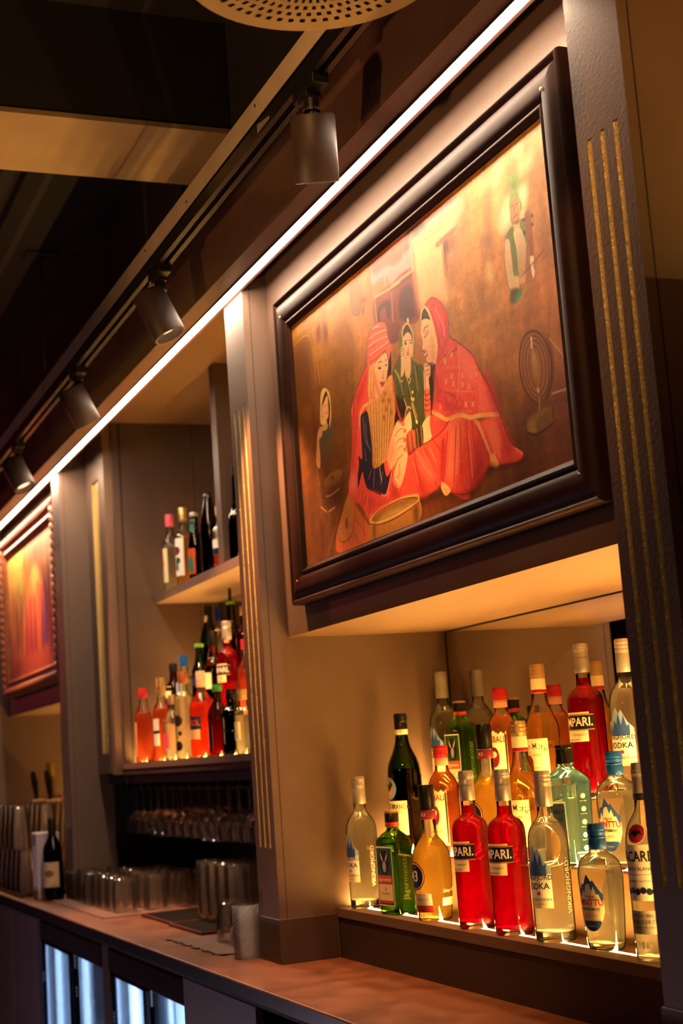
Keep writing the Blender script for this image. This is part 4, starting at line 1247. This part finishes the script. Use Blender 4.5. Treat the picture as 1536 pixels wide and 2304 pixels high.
# golden liqueur with number disc
b = Bot([(0,.0325),(.004,.0360),(.03,.0375),(.085,.0412),(.120,.0415),(.142,.0375),(.156,.0295),(.166,.0212),(.174,.0168),(.190,.0155),(.268,.0152)], G_CLEAR, L_GOLD, .168)
b.cap('neck_band', [(.0160,.206),(.0166,.207),(.0164,.224),(.0160,.225)], WINE).cap('cap', [(.0160,.225),(.0170,.226),(.0168,.238),(.0172,.239),(.0170,.274),(.0158,.278)], BLKCAP)
b.disc('label', -.002, .092, .029, WINE).disc('label', -.002, .092, .0265, CREAM, .0008).disc('label', -.002, .092, .0250, BLACKL, .0010).text('43', .031, -.002, .091, WHITEP, .0014, bold=.012, sx=.85).text('LICOR', .0055, -.002, .110, GOLDCAP, .0014)
b.rect('lower_label', -.030, .036, .032, .056, GREYL).rect('lower_label', -.030, .036, .018, .032, WINE, .0005).text('LICOR CUARENTA Y TRES', .0042, .004, .044, NAVY).text('43', .011, .006, .216, CREAM, .0016)
b.rect('back_label', -.018, .018, .030, .046, CREAM, .0004, 2.0).text('Licor 43', .010, .0, .060, CREAM, .0006, 2.0)
KINDS['number'] = b
# square herbal liqueur
b = Bot([(0,.038,.024,7),(.003,.041,.0265,7),(.150,.041,.0265,7),(.163,.0385,.0255,5),(.173,.0265,.0205,3),(.180,.0165,.0155,2.2),(.187,.0140,.0140,2),(.214,.0135,.0135,2)], G_GREEN, L_DARK, .150, 48)
b.cap('cap', [(.0150,.188),(.0158,.189),(.0156,.197),(.0150,.1975)], ORANGEP).cap('cap', [(.0152,.1975),(.0158,.198),(.0158,.217),(.0150,.218)], BLKCAP).cap('cap_top', [(.0152,.218),(.0150,.222)], GOLDCAP)
b.rect('label', -.035, .035, .018, .146, WHITEP, nu=2).rect('label', -.0325, .0325, .021, .143, GREENP, .0006, nu=2).rect('label', -.030, .030, .024, .140, CREAM, .0008, nu=2)
b.rect('picture', -.030, .030, .084, .140, GREENP, .0010, nu=2).disc('picture', 0, .112, .022, BLACKL, .0012, 0, .026).disc('picture', 0, .103, .0075, GREYL, .0014, 0, .012)
for sx in (-1, 1):
    b.patch('antler', [(sx*.006, .113, .119), (sx*.010, .118, .125), (sx*.014, .124, .134)] if sx > 0 else [(-.014, .124, .134), (-.010, .118, .125), (-.006, .113, .119)], CREAM, .0014, 0, 1)
b.rect('banner', -.032, .032, .066, .084, ORANGEP, .0012, nu=2).text('Jägermeister', .0125, 0, .075, WHITEP, .0016, bold=.01, sx=.85)
b.text('35', .009, 0, .055, ORANGEP, .0012, bold=.01).text('KRÄUTERLIKÖR', .0045, 0, .045, INK, .0012).rect('banner', -.030, .030, .024, .030, ORANGEP, .0010, nu=2)
b.text('Jägermeister', .0185, 0, .080, pm('embossed_green_glass', '36421c', .15), .0007, math.pi/2, bold=.004, sx=1.05, rot=1, name='embossing')
KINDS['herbal'] = b
# tall green bitter
b = Bot([(0,.036),(.004,.0395),(.02,.040),(.12,.040),(.180,.040),(.198,.0382),(.215,.0325),(.232,.0245),(.248,.0185),(.264,.0158),(.282,.0146),(.318,.0142)], G_DKGREEN, L_DARK, .192)
b.cap('neck_band', [(.0150,.272),(.0158,.273),(.0156,.284),(.0150,.2845)], CREAM).cap('cap', [(.0150,.2845),(.0158,.285),(.0158,.300),(.0150,.301),(.0160,.303)]+threads(.304,.322,.0156,2), BLKCAP)
b.rect('label', -.044, .044, .040, .119, CREAM).text('FERNET-BRANCA', .0165, .003, .105, INK, bold=.012, sx=.72).text('FRATELLI BRANCA', .0055, .008, .093, INK).text('MILANO', .0055, .008, .082, INK, bold=.004).text('AMARO', .0050, .008, .072, INK)
b.disc('emblem', -.006, .148, .026, PALEBLUE).disc('emblem', -.010, .146, .019, PEACH, .0008).patch('eagle', [(-.022,.150,.152),(-.014,.144,.162),(-.006,.140,.156),(.002,.146,.166),(.010,.156,.158)], INK, .0011)
KINDS['tall'] = b
# cinnamon whisky
b = Bot([(0,.031),(.004,.0338),(.02,.034),(.140,.034),(.156,.0325),(.170,.0265),(.180,.0190),(.187,.0155),(.198,.0146),(.234,.0144)], G_CLEAR, L_ORANGE, .176)
b.cap('neck_label', [(.0150,.196),(.0156,.197),(.0154,.213),(.0150,.2135)], PEACH).cap('cap', threads(.2135,.240,.0160,3), REDCAP)
jag = [.003*math.sin(9*i)+.0022*math.sin(23*i) for i in range(22)]
b.patch('label', [(-.040+.0036*i, .022+jag[i], .142+jag[(i*3) % 22]) for i in range(22)], CREAM).patch('label_char', [(.0310+.001*i, .026+jag[i], .140+jag[i*2]) for i in range(5)], INK, .0007)
b.text('FIREBALL', .0190, .006, .126, WINE, bold=.014, sx=.72).disc('devil', .004, .088, .013, WINE, .0007, 0, .022).disc('devil', .004, .094, .007, CREAM, .0009).text('CINNAMON WHISKY', .0060, .006, .052, WINE, bold=.004).text('33%', .0055, .010, .036, INK)
b.rect('back_label', -.030, .030, .030, .138, pm('salmon_label', 'e8785a'), .0004, math.pi)
KINDS['cinnamon'] = b
# spiced rum
b = Bot([(0,.031),(.004,.0345),(.03,.0350),(.105,.0350),(.128,.0362),(.146,.0355),(.160,.0318),(.178,.0240),(.196,.0185),(.212,.0160),(.232,.0150),(.272,.0146)], G_CLEAR, L_RUM, .176)
b.cap('neck_label', [(.0158,.217),(.0166,.218),(.0162,.224),(.0156,.2245)], REDCAP).cap('capsule', [(.0156,.2245),(.0162,.225),(.0156,.247),(.0150,.2475)], CREAM).cap('cap', threads(.2475,.278,.0156,3), GOLDCAP)
b.rect('label', -.038, .038, .030, .122, CREAM).text('Captain Morgan', .0185, .000, .106, INK, bold=.008, sx=.80).text('SPICED', .0060, .012, .088, INK, sx=1.2).text('Gold', .0130, .014, .046, pm('gold_ink', 'a87830')).text('QUALITY', .0045, .014, .062, INK)
b.patch('figure', [(-.016,.040,.080),(-.010,.036,.092),(-.004,.036,.088),(.002,.042,.078)], WINE, .0007).disc('figure', -.008, .094, .005, PEACH, .0009)
b.rect('back_label', -.026, .026, .035, .118, CREAM, .0004, math.pi)
KINDS['rum'] = b
# square blue gin
b = Bot([(0,.033,.027,6),(.004,.0355,.029,6),(.10,.0385,.0315,6),(.146,.0400,.0325,6),(.160,.0375,.031,5.2),(.172,.0275,.024,4),(.180,.0175,.0165,2.5),(.186,.0145,.0145,2),(.218,.0140,.0140,2)], G_BLUE, L_BLUE, .150, 48)
b.cap('cap', [(.0150,.189),(.0160,.190),(.0158,.202),(.0154,.203),(.0158,.218),(.0172,.219),(.0172,.223),(.0160,.225)], BLKCAP)
b.rect('seal_strip', .0002, .0085, .170, .200, BLACKL, .0025, -1.2, 2, 4)
WPR = pm('white_print', 'e8f0ee')
for k in range(5): b.disc('botanical_print', .004, .128-.024*k, .0058, WPR, .0006, math.pi/2, .0048).text('from Asia', .0040, .004, .119-.024*k, WPR, .0006, math.pi/2)
b.text('HAND SELECTED', .0052, .002, .024, WPR, .0006, math.pi/2, bold=.006).text('BOTANICALS', .0052, .002, .018, WPR, .0006, math.pi/2, bold=.006)
b.rect('label', -.030, .030, .030, .120, WPR, .0003, nu=2).rect('label', -.027, .027, .034, .116, G_BLUE, .0005, nu=2).text('BOMBAY', .0115, 0, .100, NAVY, .0008, bold=.006).text('SAPPHIRE', .0100, 0, .086, NAVY, .0008, bold=.006)
KINDS['gin'] = b
# white rum with bat disc
b = Bot([(0,.0325),(.004,.0358),(.02,.0365),(.185,.0365),(.205,.0352),(.222,.0300),(.236,.0215),(.246,.0165),(.262,.0150),(.312,.0146)], G_CLEAR, L_CLEAR, .205)
b.cap('neck_label', [(.0152,.262),(.0158,.263),(.0156,.273),(.0150,.2735)], INK).cap('capsule', [(.0150,.2735),(.0156,.274),(.0152,.300),(.0148,.3005)], SILVER).cap('cap', threads(.3005,.325,.0150,2), SILVER)
b.rect('label', -.046, .046, .098, .190, WHITEP).disc('emblem', .010, .208, .0165, WHITEP, .0006).disc('emblem', .010, .208, .0150, REDINK, .0008)
b.patch('bat', [(.000,.205,.208),(.004,.208,.214),(.008,.205,.212),(.010,.202,.216),(.012,.205,.212),(.016,.208,.214),(.020,.205,.208)], BLACKL, .0011)
b.text('BACARDÍ', .0240, .006, .170, INK, bold=.02, sx=.80).text('CARTA BLANCA', .0080, .010, .150, INK, bold=.008, sx=1.05).text('SUPERIOR WHITE RUM', .0050, .010, .130, INK, bold=.003)
for k in range(6): b.disc('medal', -.016+.0105*k, .113+(.002 if k % 2 else 0), .0055, NAVY, .0007)
b.rect('rule', -.030, .036, .1405, .1412, INK, .0007).rect('lower_label', -.046, .046, .044, .082, GREYL).text('EST. IN 1862', .0072, .008, .074, INK, bold=.004, sx=1.05).text('SANTIAGO DE CUBA', .0078, .010, .064, INK, bold=.008, sx=.95).text('LA FAMILIA BACARDI', .0042, .010, .055, INK)
b.text('1862', .016, .010, .026, pm('embossed_pale_glass', 'a8a070', .2), .0006, 0, name='embossing')
KINDS['whiterum'] = b

T1, T2, T3 = 1.0635, 1.1815, 1.2995
e_ = .0008
def put(kind, name, label, x, y, z, rz=0, group='bottles on the stepped display', scale=1): return KINDS[kind].place(name, label, 'bottle', (x, y, z+e_), R(rz), group, scale)
V, A, H_, N_, C_, M_ = 'vodka_bottle', 'bitter_bottle', 'herbal_liqueur_bottle', 'liqueur_bottle', 'rum_bottle', 'peppermint_bottle'
put('vodka', V, 'silver capped vodka bottle leftmost on the lowest step', -3.262, .192, T1, 4)
put('herbal', H_, 'short square green herbal liqueur bottle on the lowest step', -3.072, .188, T1, 6)
put('number', N_, 'golden 43 liqueur bottle in front beside two red bitters', -2.890, .192, T1, 4)
put('bitter', A, 'left of the two red bitter bottles on the lowest step', -2.694, .190, T1, -2)
put('bitter', A, 'right of the two red bitter bottles on the lowest step', -2.543, .190, T1, 2)
put('vodka', V, 'clear mountain label vodka bottle in front right of the red bitters', -2.392, .192, T1, 14)
put('mint', M_, 'blue capped peppermint flask in front on the lowest step', -2.224, .192, T1, 14)
put('whiterum', C_, 'white rum bottle with red bat disc cut by the near column', -2.069, .190, T1, 10, scale=.95)
put('tall', A, 'tall dark green bitter bottle with cream label on the middle step', -3.236, .302, T2, 4)
put('cinnamon', N_, 'red capped cinnamon liqueur bottle on the middle step', -3.028, .300, T2, 14)
put('number', N_, 'golden 43 liqueur bottle behind on the middle step', -2.816, .302, T2, 4)
put('rum', C_, 'gold capped spiced rum bottle on the middle step', -2.664, .302, T2, 14)
put('gin', 'gin_bottle', 'square pale blue gin bottle with black stopper', -2.493, .302, T2, 8)
put('mint', M_, 'blue capped peppermint flask on the middle step behind', -2.320, .302, T2, 14)
put('vodka', V, 'silver capped vodka bottle leftmost on the top step against mirror', -3.272, .436, T3, 6)
put('herbal', H_, 'dark square herbal liqueur bottle on the top step', -3.138, .412, T3, 2)
put('cinnamon', N_, 'red capped cinnamon liqueur bottle on the top step', -2.938, .414, T3, 14)
put('rum', C_, 'gold capped spiced rum bottle on the top step', -2.759, .412, T3, 14)
put('bitter', A, 'lone red bitter bottle high on the top step', -2.577, .412, T3, 6)
put('vodka', V, 'mountain label vodka bottle rightmost on the top step', -2.424, .412, T3, 20)

# ------------------------------------------------------------------ bottles of the alcove shelves
def gen(R_, H, neck, glass, liq, lev, capm, cap_h=.03, sh=.62, nr=.0135):
    zs_ = H*sh; zn = zs_+neck*(H-zs_-cap_h)
    b = Bot([(0,R_*.92),(.004,R_*.99),(.02,R_),(zs_*.92,R_),(zs_,R_*.95),(zs_+(zn-zs_)*.35,R_*.78),(zs_+(zn-zs_)*.7,R_*.5+nr*.1),(zn,nr*1.08),(zn+.01,nr),(H-.004,nr*.97)], glass, liq, H*lev, 32)
    b.cap('cap', threads(H-cap_h, H, nr*1.1, 2), capm); return b
def put2(b, name, label, x, y, z, rz=0, grp='bottles in the shelf alcove'): return b.place(name, label, 'bottle', (x, y, z+e_), R(rz), grp)
S1, S2, S3, SU = 1.438, 1.556, 1.674, 2.044
b = gen(.032,.259,.7,G_CLEAR,L_ROSE,.66,REDCAP,.034); b.rect('label',-.03,.004,.02,.14,PEACH); put2(b,'liqueur_bottle','red capped amber bottle leftmost on the lower shelf',-5.165,.182,S1,10)
b = gen(.030,.279,.7,G_CLEAR,L_ROSE,.62,GOLDCAP,.062); b.rect('label',-.026,.028,.05,.14,WHITEP).rect('label',-.026,.028,.09,.10,NAVY,.0007); put2(b,'liqueur_bottle','tall amber bottle with long gold cap on the lower shelf',-4.925,.182,S1)
b = gen(.032,.212,.6,G_CLEAR,L_CLEAR,.55,GOLDCAP,.03); b.rect('label',-.022,.026,.035,.085,PINKL); put2(b,'spirit_bottle','clear round bottle with a pink label on the lower shelf',-4.790,.182,S1)
b = gen(.031,.280,.4,G_CLEAR,L_CLEAR,.7,pm('copper_cap','b06a40',.3,.6),.04,.72); b.disc('print',.004,.12,.018,INK,.0005).disc('print',.004,.04,.016,INK,.0005).disc('print',.012,.08,.007,INK,.0005); put2(b,'spirit_bottle','tall clear straight bottle with black print on the lower shelf',-4.655,.182,S1,20)
b = gen(.040,.266,.8,G_CLEAR,L_PINK,.64,pm('clear_cap','d8b090',.3),.05); b.rect('label',-.046,.046,.085,.125,NAVY).text('APEROL',.026,.004,.105,ORANGEP,bold=.02,sx=.8).rect('label',-.04,.04,.055,.085,PEACH); put2(b,'aperitif_bottle','wide orange red aperitif bottle with navy label',-4.462,.185,S1)
b = gen(.032,.212,.6,G_BROWN,L_PINK,.5,pm('green_cap','3a8a3a',.4),.02); b.patch('label',[(-.03,.03,.06),(-.01,.02,.09),(.012,.02,.09)],GREYL); put2(b,'bitter_bottle','short dark red bottle with green cap on the lower shelf',-4.290,.182,S1,12)
b = gen(.033,.190,.5,G_FROST,L_DARK,.6,BLKCAP,.03,.66,.016); b.patch('label',[(-.030,.068,.070),(0,.03,.108),(.030,.068,.070)],CREAM).text('HENDRICKS',.008,.0,.07,INK,sx=.9); put2(b,'gin_bottle','black apothecary gin bottle with cream diamond label',-4.150,.182,S1,16)
b = gen(.027,.182,.5,G_CLEAR,L_CLEAR,.6,GOLDCAP,.03,.66); b.rect('label',-.022,.022,.04,.09,CREAM); put2(b,'spirit_bottle','small clear bottle rightmost on the lower shelf',-4.050,.182,S1)
b = gen(.030,.222,.6,G_BROWN,L_DARK,.6,BLKCAP,.03); b.rect('label',-.026,.026,.10,.14,CREAM); put2(b,'whisky_bottle','black capped dark bottle leftmost on the second row of the lower shelf',-5.130,.288,S2)
b = gen(.030,.240,.6,G_CLEAR,L_CLEAR,.6,BLUECAP,.04); b.rect('label',-.026,.026,.10,.145,PALEBLUE); put2(b,'gin_bottle','clear bottle with bright blue cap on the second row',-4.990,.288,S2)
b = gen(.031,.262,.6,G_DKGREEN,L_DARK,.6,pm('lime_cap','6aa02c',.4),.012); b.rect('label',-.026,.026,.12,.16,NAVY); put2(b,'liqueur_bottle','dark bottle with lime green rim on the second row',-4.800,.288,S2)
b = gen(.031,.288,.6,G_BROWN,L_DARK,.6,BLKCAP,.045); b.rect('label',-.028,.028,.10,.20,CREAM); put2(b,'whisky_bottle','dark bottle with tall cream label on the second row',-4.640,.288,S2)
put2(KINDS['bitter'],'bitter_bottle','red bitter bottle at the right of the alcove second row',-4.490,.288,S2,4)
put2(gen(.028,.23,.6,G_CLEAR,L_ROSE,.6,REDCAP,.03),'spirit_bottle','small red capped bottle half hidden by the middle column',-4.310,.288,S2)
b = gen(.034,.302,.75,G_DKGREEN,L_DARK,.5,BLKCAP,.03); b.rect('neck_label',-.014,.014,.24,.262,CREAM); put2(b,'wine_bottle','green wine bottle leftmost on the back row of the lower shelf',-5.050,.405,S3)
b = gen(.032,.281,.6,G_CLEAR,L_CLEAR,.6,pm('blue_foil','1c2a7a',.3,.4),.05); b.rect('label',-.026,.026,.12,.20,CREAM); put2(b,'spirit_bottle','blue foil topped bottle on the back row',-4.925,.405,S3)
b = gen(.032,.285,.6,G_BROWN,L_DARK,.6,pm('lime_cap','6aa02c',.4),.012)
b.cap('pourer',[(.006,.285),(.006,.318),(.004,.330)],BLKCAP); b.rect('label',-.028,.028,.13,.215,PEACH); put2(b,'spirit_bottle','bottle with a black pouring spout on the back row',-4.790,.405,S3)
put2(gen(.033,.25,.6,G_BROWN,L_RUM,.6,GOLDCAP,.03),'rum_bottle','amber bottle rightmost on the back row of the lower shelf',-4.650,.405,S3)
# upper shelf
b = gen(.029,.281,.6,G_CLEAR,L_CLEAR,.6,PINKL,.045); b.rect('label',-.034,.024,.03,.155,CREAM).disc('print',-.006,.10,.012,PINKL,.0008,0,.02); put2(b,'spirit_bottle','pink wax capped bottle leftmost on the upper shelf',-5.165,.312,SU)
b = gen(.032,.276,.6,G_CLEAR,L_RUM,.62,GOLDCAP,.05); b.rect('label',-.028,.030,.03,.165,WHITEP).disc('print',0,.12,.016,WINE,.0008).disc('print',.004,.085,.012,GREENP,.0008).rect('print',-.006,.006,.05,.085,INK,.0008,nu=3); put2(b,'spirit_bottle','gold capped bottle with picture label on the upper shelf',-4.995,.314,SU,14)
b = gen(.026,.238,.75,G_BROWN,L_DARK,.6,SILVER,.014,.55); b.rect('label',-.022,.024,.02,.11,ORANGEP).rect('label',-.014,.016,.03,.08,TEAL,.0007).rect('neck_label',-.011,.012,.17,.215,TEAL); put2(b,'beer_bottle','small dark bottle with teal and orange labels on the upper shelf',-4.880,.320,SU,14)
b = Bot([(0,.028),(.004,.031),(.02,.0315),(.15,.0315),(.17,.030),(.20,.0235),(.235,.0165),(.258,.0130),(.270,.0128)],G_BROWN,L_DARK,.165,32); b.cap('crown_cap',[(.0135,.258),(.0155,.260),(.0150,.266),(.0120,.270)],BLKCAP); put2(b,'beer_bottle','tall tapering dark beer bottle on the upper shelf',-4.690,.314,SU)
b = gen(.028,.205,.6,G_CLEAR,L_ROSE,.6,GOLDCAP,.03); b.rect('label',-.028,.028,.045,.13,WHITEP).rect('label',-.028,.028,.045,.065,NAVY,.0007); put2(b,'spirit_bottle','white and navy labelled bottle by the shelf divider',-4.575,.316,SU,40)
b = Bot([(0,.030),(.004,.034),(.02,.035),(.11,.035),(.14,.031),(.16,.022),(.19,.0165),(.25,.0145),(.285,.0140)],G_FROST,L_DARK,.12,32); b.cap('stopper',[(.014,.27),(.0165,.272),(.0165,.30),(.012,.305)],BLKCAP); b.rect('strap',-.03,.03,.142,.148,GREYL); put2(b,'decanter_bottle','large dark bottle half behind the middle column on the upper shelf',-4.385,.316,SU)

# ------------------------------------------------------------------ glassware
GLASS = thin_glass('drinking_glass', (.985,.97,.95), .8, transl=.045)
def tumbler(h, r0, r1, wall=.0022, base=.008, n=28, cut=0):
    """upside down glass: mouth on the counter"""
    prof_o = [(r1, 0), (r1, h*.35), ((r0+r1)/2, h*.65), (r0, h-.003), (r0-.003, h)]
    prof_i = [(r1-wall, 0), (r1-wall, h*.35), ((r0+r1)/2-wall, h*.65), (r0-wall*1.3, h-base-.002), (r0-.007, h-base)]
    m = MB(); 
    def ring(r_, z): return [((r_*(1-(cut if i % 2 else 0)))*math.cos(2*math.pi*i/n), (r_*(1-(cut if i % 2 else 0)))*math.sin(2*math.pi*i/n), z) for i in range(n)]
    m.rings([ring(a, z) for a, z in prof_o], False, True); m.rings([ring(a, z) for a, z in prof_i][::-1], False, False)
    m.rings([ring(prof_i[-1][0], h-base)]*1+[ring(.0005, h-base)], False, False)
    return m.mesh('glass', GLASS, 22)
TUMB = tumbler(.114,.036,.041,cut=.025,n=32); TALL = tumbler(.174,.033,.036,n=20); LOW = tumbler(.106,.037,.043,cut=.04,n=24); GLASS = thin_glass('beer_glass', (.98,.96,.92), 1.0, transl=.10); PINT = tumbler(.172,.031,.042,n=28)
def glass(mesh, name, label, grp, loc):
    o = link(name, mesh, loc=loc); o.rotation_euler = (0,0,random.random()*6); tag(o, label, 'glass', grp); return o
tz = ZC+.0045
for i in range(6):
    for j in range(3):
        glass(TUMB, 'tumbler', 'upturned cut tumbler in the %s row on the long grey cloth' % ('front','middle','back')[j], 'tumblers on the long cloth', (-5.50+.108*i+.02*j+random.uniform(-.006,.006), .03+.105*j+random.uniform(-.006,.006), tz))
for i in range(4):
    for j in range(3):
        glass(TALL, 'highball_glass', 'tall upturned highball glass in the %s row on the black mats' % ('front','middle','back')[j], 'highball glasses on the black mats', (-4.385+.092*i, .15+.092*j, ZC+.0085))
for i in range(2):
    for j in range(2):
        glass(LOW, 'rocks_glass', 'low upturned rocks glass at the %s %s of the small ribbed cloth' % (('front','back')[j], ('left','right')[i]), 'rocks glasses on the small cloth', (-3.855+.115*i, .052+.105*j, tz))
GLASS = MATS['drinking_glass']; CRY = thin_glass('crystal', (.98,.97,.96), 1.4, transl=.42)
m = MB()
prof = [(.031,0),(.033,.004),(.0335,.12),(.0325,.125)]
n = 20; rs = []
for k in range(26):
    z = .125*k/25
    rs.append([((.0325+(.0016 if (i+k) % 2 else -.0004))*math.cos(2*math.pi*i/n), (.0325+(.0016 if (i+k) % 2 else -.0004))*math.sin(2*math.pi*i/n), z) for i in range(n)])
m.rings(rs, False, True); m.rings([[(.029*math.cos(2*math.pi*i/n), .029*math.sin(2*math.pi*i/n), z) for i in range(n)] for z in (.12,0)], True, False)
tag(link('crystal_glass', m.mesh('glass', CRY), loc=(-3.512, -.022, ZC+.0006)), 'single cut crystal glass standing beside the middle column base', 'glass')
# stemmed glasses hanging upside down in the rack
sg = MB()
pr = [(.0005,.0),(.034,-.001),(.034,-.003),(.006,-.008),(.0042,-.02),(.0040,-.075),(.008,-.084),(.026,-.096),(.037,-.115),(.038,-.135),(.033,-.160)]
sg.lathe(pr[::-1], 28, cap0=False, cap1=False); sg.lathe([(.0317,-.160),(.0365,-.135),(.0355,-.115),(.024,-.098),(.001,-.090)], 28, cap0=False, cap1=False)
SGM = sg.mesh('glass', GLASS, 40)
sg2 = MB(); sg2.lathe([(.028,-.165),(.041,-.13),(.043,-.11),(.030,-.088),(.008,-.076),(.0042,-.066),(.0042,-.02),(.006,-.008),(.034,-.003),(.034,-.001),(.0005,0)], 28, cap0=False, cap1=False); SGM2 = sg2.mesh('glass', GLASS, 40)
for i in range(16):
    for j in range(3):
        if i < 1 and j > 1: continue
        o = link('stemmed_glass', SGM2 if i in (3,4,9,10) else SGM, loc=(-5.38+.1*i, .195+.1*j, 1.3475)); tag(o, 'clear %s stemmed glass hanging upside down in the %s row of the rack' % ('round bowled' if i in (3,4,9,10) else 'slim', ('front','middle','back')[j]), 'glass', 'stemmed glasses hanging in the rack')
# pint glasses stacked on the tray at the far left
tray = empty('serving_tray', (-6.35, .03, ZC)); tag(tray, 'brown rimmed tray under the stacked pint glasses', 'tray')
TRM = mat('brown_tray', '4a2a1c', .3); MB().box(-.39,.39,-.17,.17,0,.005).build('bed', TRM, tray); MB().box(-.39,.39,-.17,-.163,.005,.016).box(-.39,.39,.163,.17,.005,.016).box(-.39,-.383,-.163,.163,.005,.016).box(.383,.39,-.163,.163,.005,.016).build('rim', TRM, tray)
for i in range(6):
    for j in range(3):
        for k in range(2):
            if (k == 1 and i == 5 and j < 2) or (j == 2 and i < 1): continue
            glass(PINT, 'pint_glass', 'upturned pint glass in the %s row, %s tier, on the tray' % (('front','middle','back')[j], ('lower','upper')[k]), 'pint glasses stacked on the tray' , (-6.66+.112*i, -.085+.11*j, ZC+.0055+.1725*k))

# ------------------------------------------------------------------ cloths, mats, wine bottle, box, beer tap
def cloth(name, label, cs, col, lay=1, amp=.0014, seed=0):
    r_ = empty(name, ((cs[0][0]+cs[2][0])/2, (cs[0][1]+cs[2][1])/2, ZC)); tag(r_, label, 'cloth'); rnd = random.Random(seed)
    for q in range(lay):
        m = MB(); NX, NY = 90, 24; off = Vector((.035*q, .02*q, 0))
        for j in range(NY+1):
            for i in range(NX+1):
                u, v = i/NX, j/NY; p = Vector(cs[0])*(1-u)*(1-v)+Vector(cs[1])*u*(1-v)+Vector(cs[2])*u*v+Vector(cs[3])*(1-u)*v
                edge = .006*max(0, 1-v*7)*(math.sin(u*37+seed)+.6*math.sin(u*83)); h = .0016+.0021*q+amp*.5*(1+math.sin(i*2.1))*.5+abs(edge)*.35*(1 if seed else .5)
                m.v.append((p.x+off.x-r_.location.x, p.y+off.y+edge*.6-r_.location.y, h))
        for j in range(NY):
            for i in range(NX): a = j*(NX+1)+i; m.f.append((a, a+1, a+NX+2, a+NX+1))
        o = m.build('layer', mat('grey_cloth', col, .85, noise=.12, nscale=40), r_, smooth=60); s_ = o.modifiers.new('thick', 'SOLIDIFY'); s_.thickness = .0012; s_.offset = -1
    return r_
cloth('bar_cloth', 'long grey bar cloth under the rows of tumblers', [(-5.70,-.075,0),(-4.82,-.075,0),(-4.86,.34,0),(-5.55,.34,0)], '75594c')
cloth('bar_cloth', 'small wavy ribbed cloth under the rocks glasses', [(-4.07,-.075,0),(-3.60,-.065,0),(-3.66,.21,0),(-3.99,.21,0)], '6e5448', 1, .003, 3)
RUB = mat('black_rubber', '120e0d', .8, spec=.1, bump=.5, bscale=500); REDR = mat('red_rubber_edge', '5a1a16', .6)
for x0, x1, y0, y1, lb in ((-4.76,-4.40,.035,.40,'black bar mat with red edge nearest the long cloth'),(-4.395,-4.06,.025,.40,'black bar mat with red edge under the highball glasses')):
    r_ = empty('bar_mat', ((x0+x1)/2, (y0+y1)/2, ZC)); tag(r_, lb, 'mat', 'black bar mats'); hx, hy = (x1-x0)/2, (y1-y0)/2
    box(-hx+.006, hx-.006, -hy+.006, hy-.006, .0005, .0075).build('bed', RUB, r_); MB().box(-hx,hx,-hy,-hy+.006,.0005,.009).box(-hx,hx,hy-.006,hy,.0005,.009).box(-hx,-hx+.006,-hy+.006,hy-.006,.0005,.009).box(hx-.006,hx,-hy+.006,hy-.006,.0005,.009).build('rim', REDR, r_)
b = Bot([(0,.034),(.004,.037),(.02,.0375),(.17,.0375),(.190,.0365),(.208,.030),(.224,.0205),(.236,.0158),(.25,.0148),(.298,.0145)], thin_glass('wine_glass_dark', (.02,.03,.015), 1.0), liquid('red_wine', (.03,.005,.005), .5, .1), .20, 36)
b.cap('capsule', [(.0150,.236),(.0160,.237),(.0156,.300),(.0146,.302)], BLKCAP).rect('label', -.040, .040, .048, .140, pm('aged_label', 'c8a878')).text('CHATEAU', .0085, .0, .128, INK, sx=1.1).disc('engraving', 0, .098, .020, pm('sepia_ink', '7a5a38'), .0007, 0, .013).text('RESERVE', .0065, 0, .066, INK)
b.parts = [p for p in b.parts if not (p[0] == 'lettering')]
b.place('wine_bottle', 'dark wine bottle with tan label in front of the far column', 'bottle', (-5.735, -.048, ZC+.0006), R(50))
nb = empty('napkin_box', (-5.838, -.055, ZC)); tag(nb, 'pale upright napkin box behind the wine bottle', 'box')
box(-.05,.05,-.045,.045,.0005,.25).build('case', mat('pale_plastic', 'b8a8a4', .5), nb, bevel=.006); box(-.03,.03,-.047,-.0445,.05,.2).build('napkins', mat('napkin_paper','e0d8d0',.8), nb)
tp = empty('beer_tap', (-6.83, .215, ZC)); tag(tp, 'chrome beer tap tower with black handles among the pint glasses', 'tap')
MB().lathe([(.055,.0005),(.055,.012),(.04,.02),(.034,.03),(.034,.33),(.03,.34)], 32).build('tower', CHROME, tp, smooth=40)
MB().cyl((-.30,0,.345),(.18,0,.345),.034,n=28).build('manifold', CHROME, tp, smooth=40)
MB().lathe([(.0,.31),(.03,.315),(.05,.34),(.04,.375),(.0,.39)], 24, cx=.22).build('gold_dome', GOLDM, tp, smooth=50)
for k, (dx, mt) in enumerate(((-.20, BLKCAP), (.13, BLKCAP))):
    f_ = MB().cyl((dx,-.03,.345),(dx,-.10,.345),.016,n=16); f_.cyl((dx,-.09,.345),(dx,-.115,.25),.010,.008,n=20); fo = f_.build('faucet', CHROME, tp, smooth=40)
    h_ = MB().tube([(dx,-.075,.36),(dx-.003,-.078,.40),(dx-.006,-.082,.44),(dx-.012,-.088,.485)], [.008,.013,.016,.010], 14); h_.build('handle', mt, tp, smooth=50)
    MB().tube([(dx-.016,-.076,.38),(dx-.020,-.082,.44),(dx-.022,-.088,.48)], .004, 8).build('handle_edge', CHROME, tp, smooth=50)
MB().lathe([(.012,.36),(.017,.40),(.020,.44),(.019,.515),(.014,.52)], 20, cx=.06, cy=-.06).build('middle_handle', mat('amber_handle','a89038',.3), tp, smooth=50)
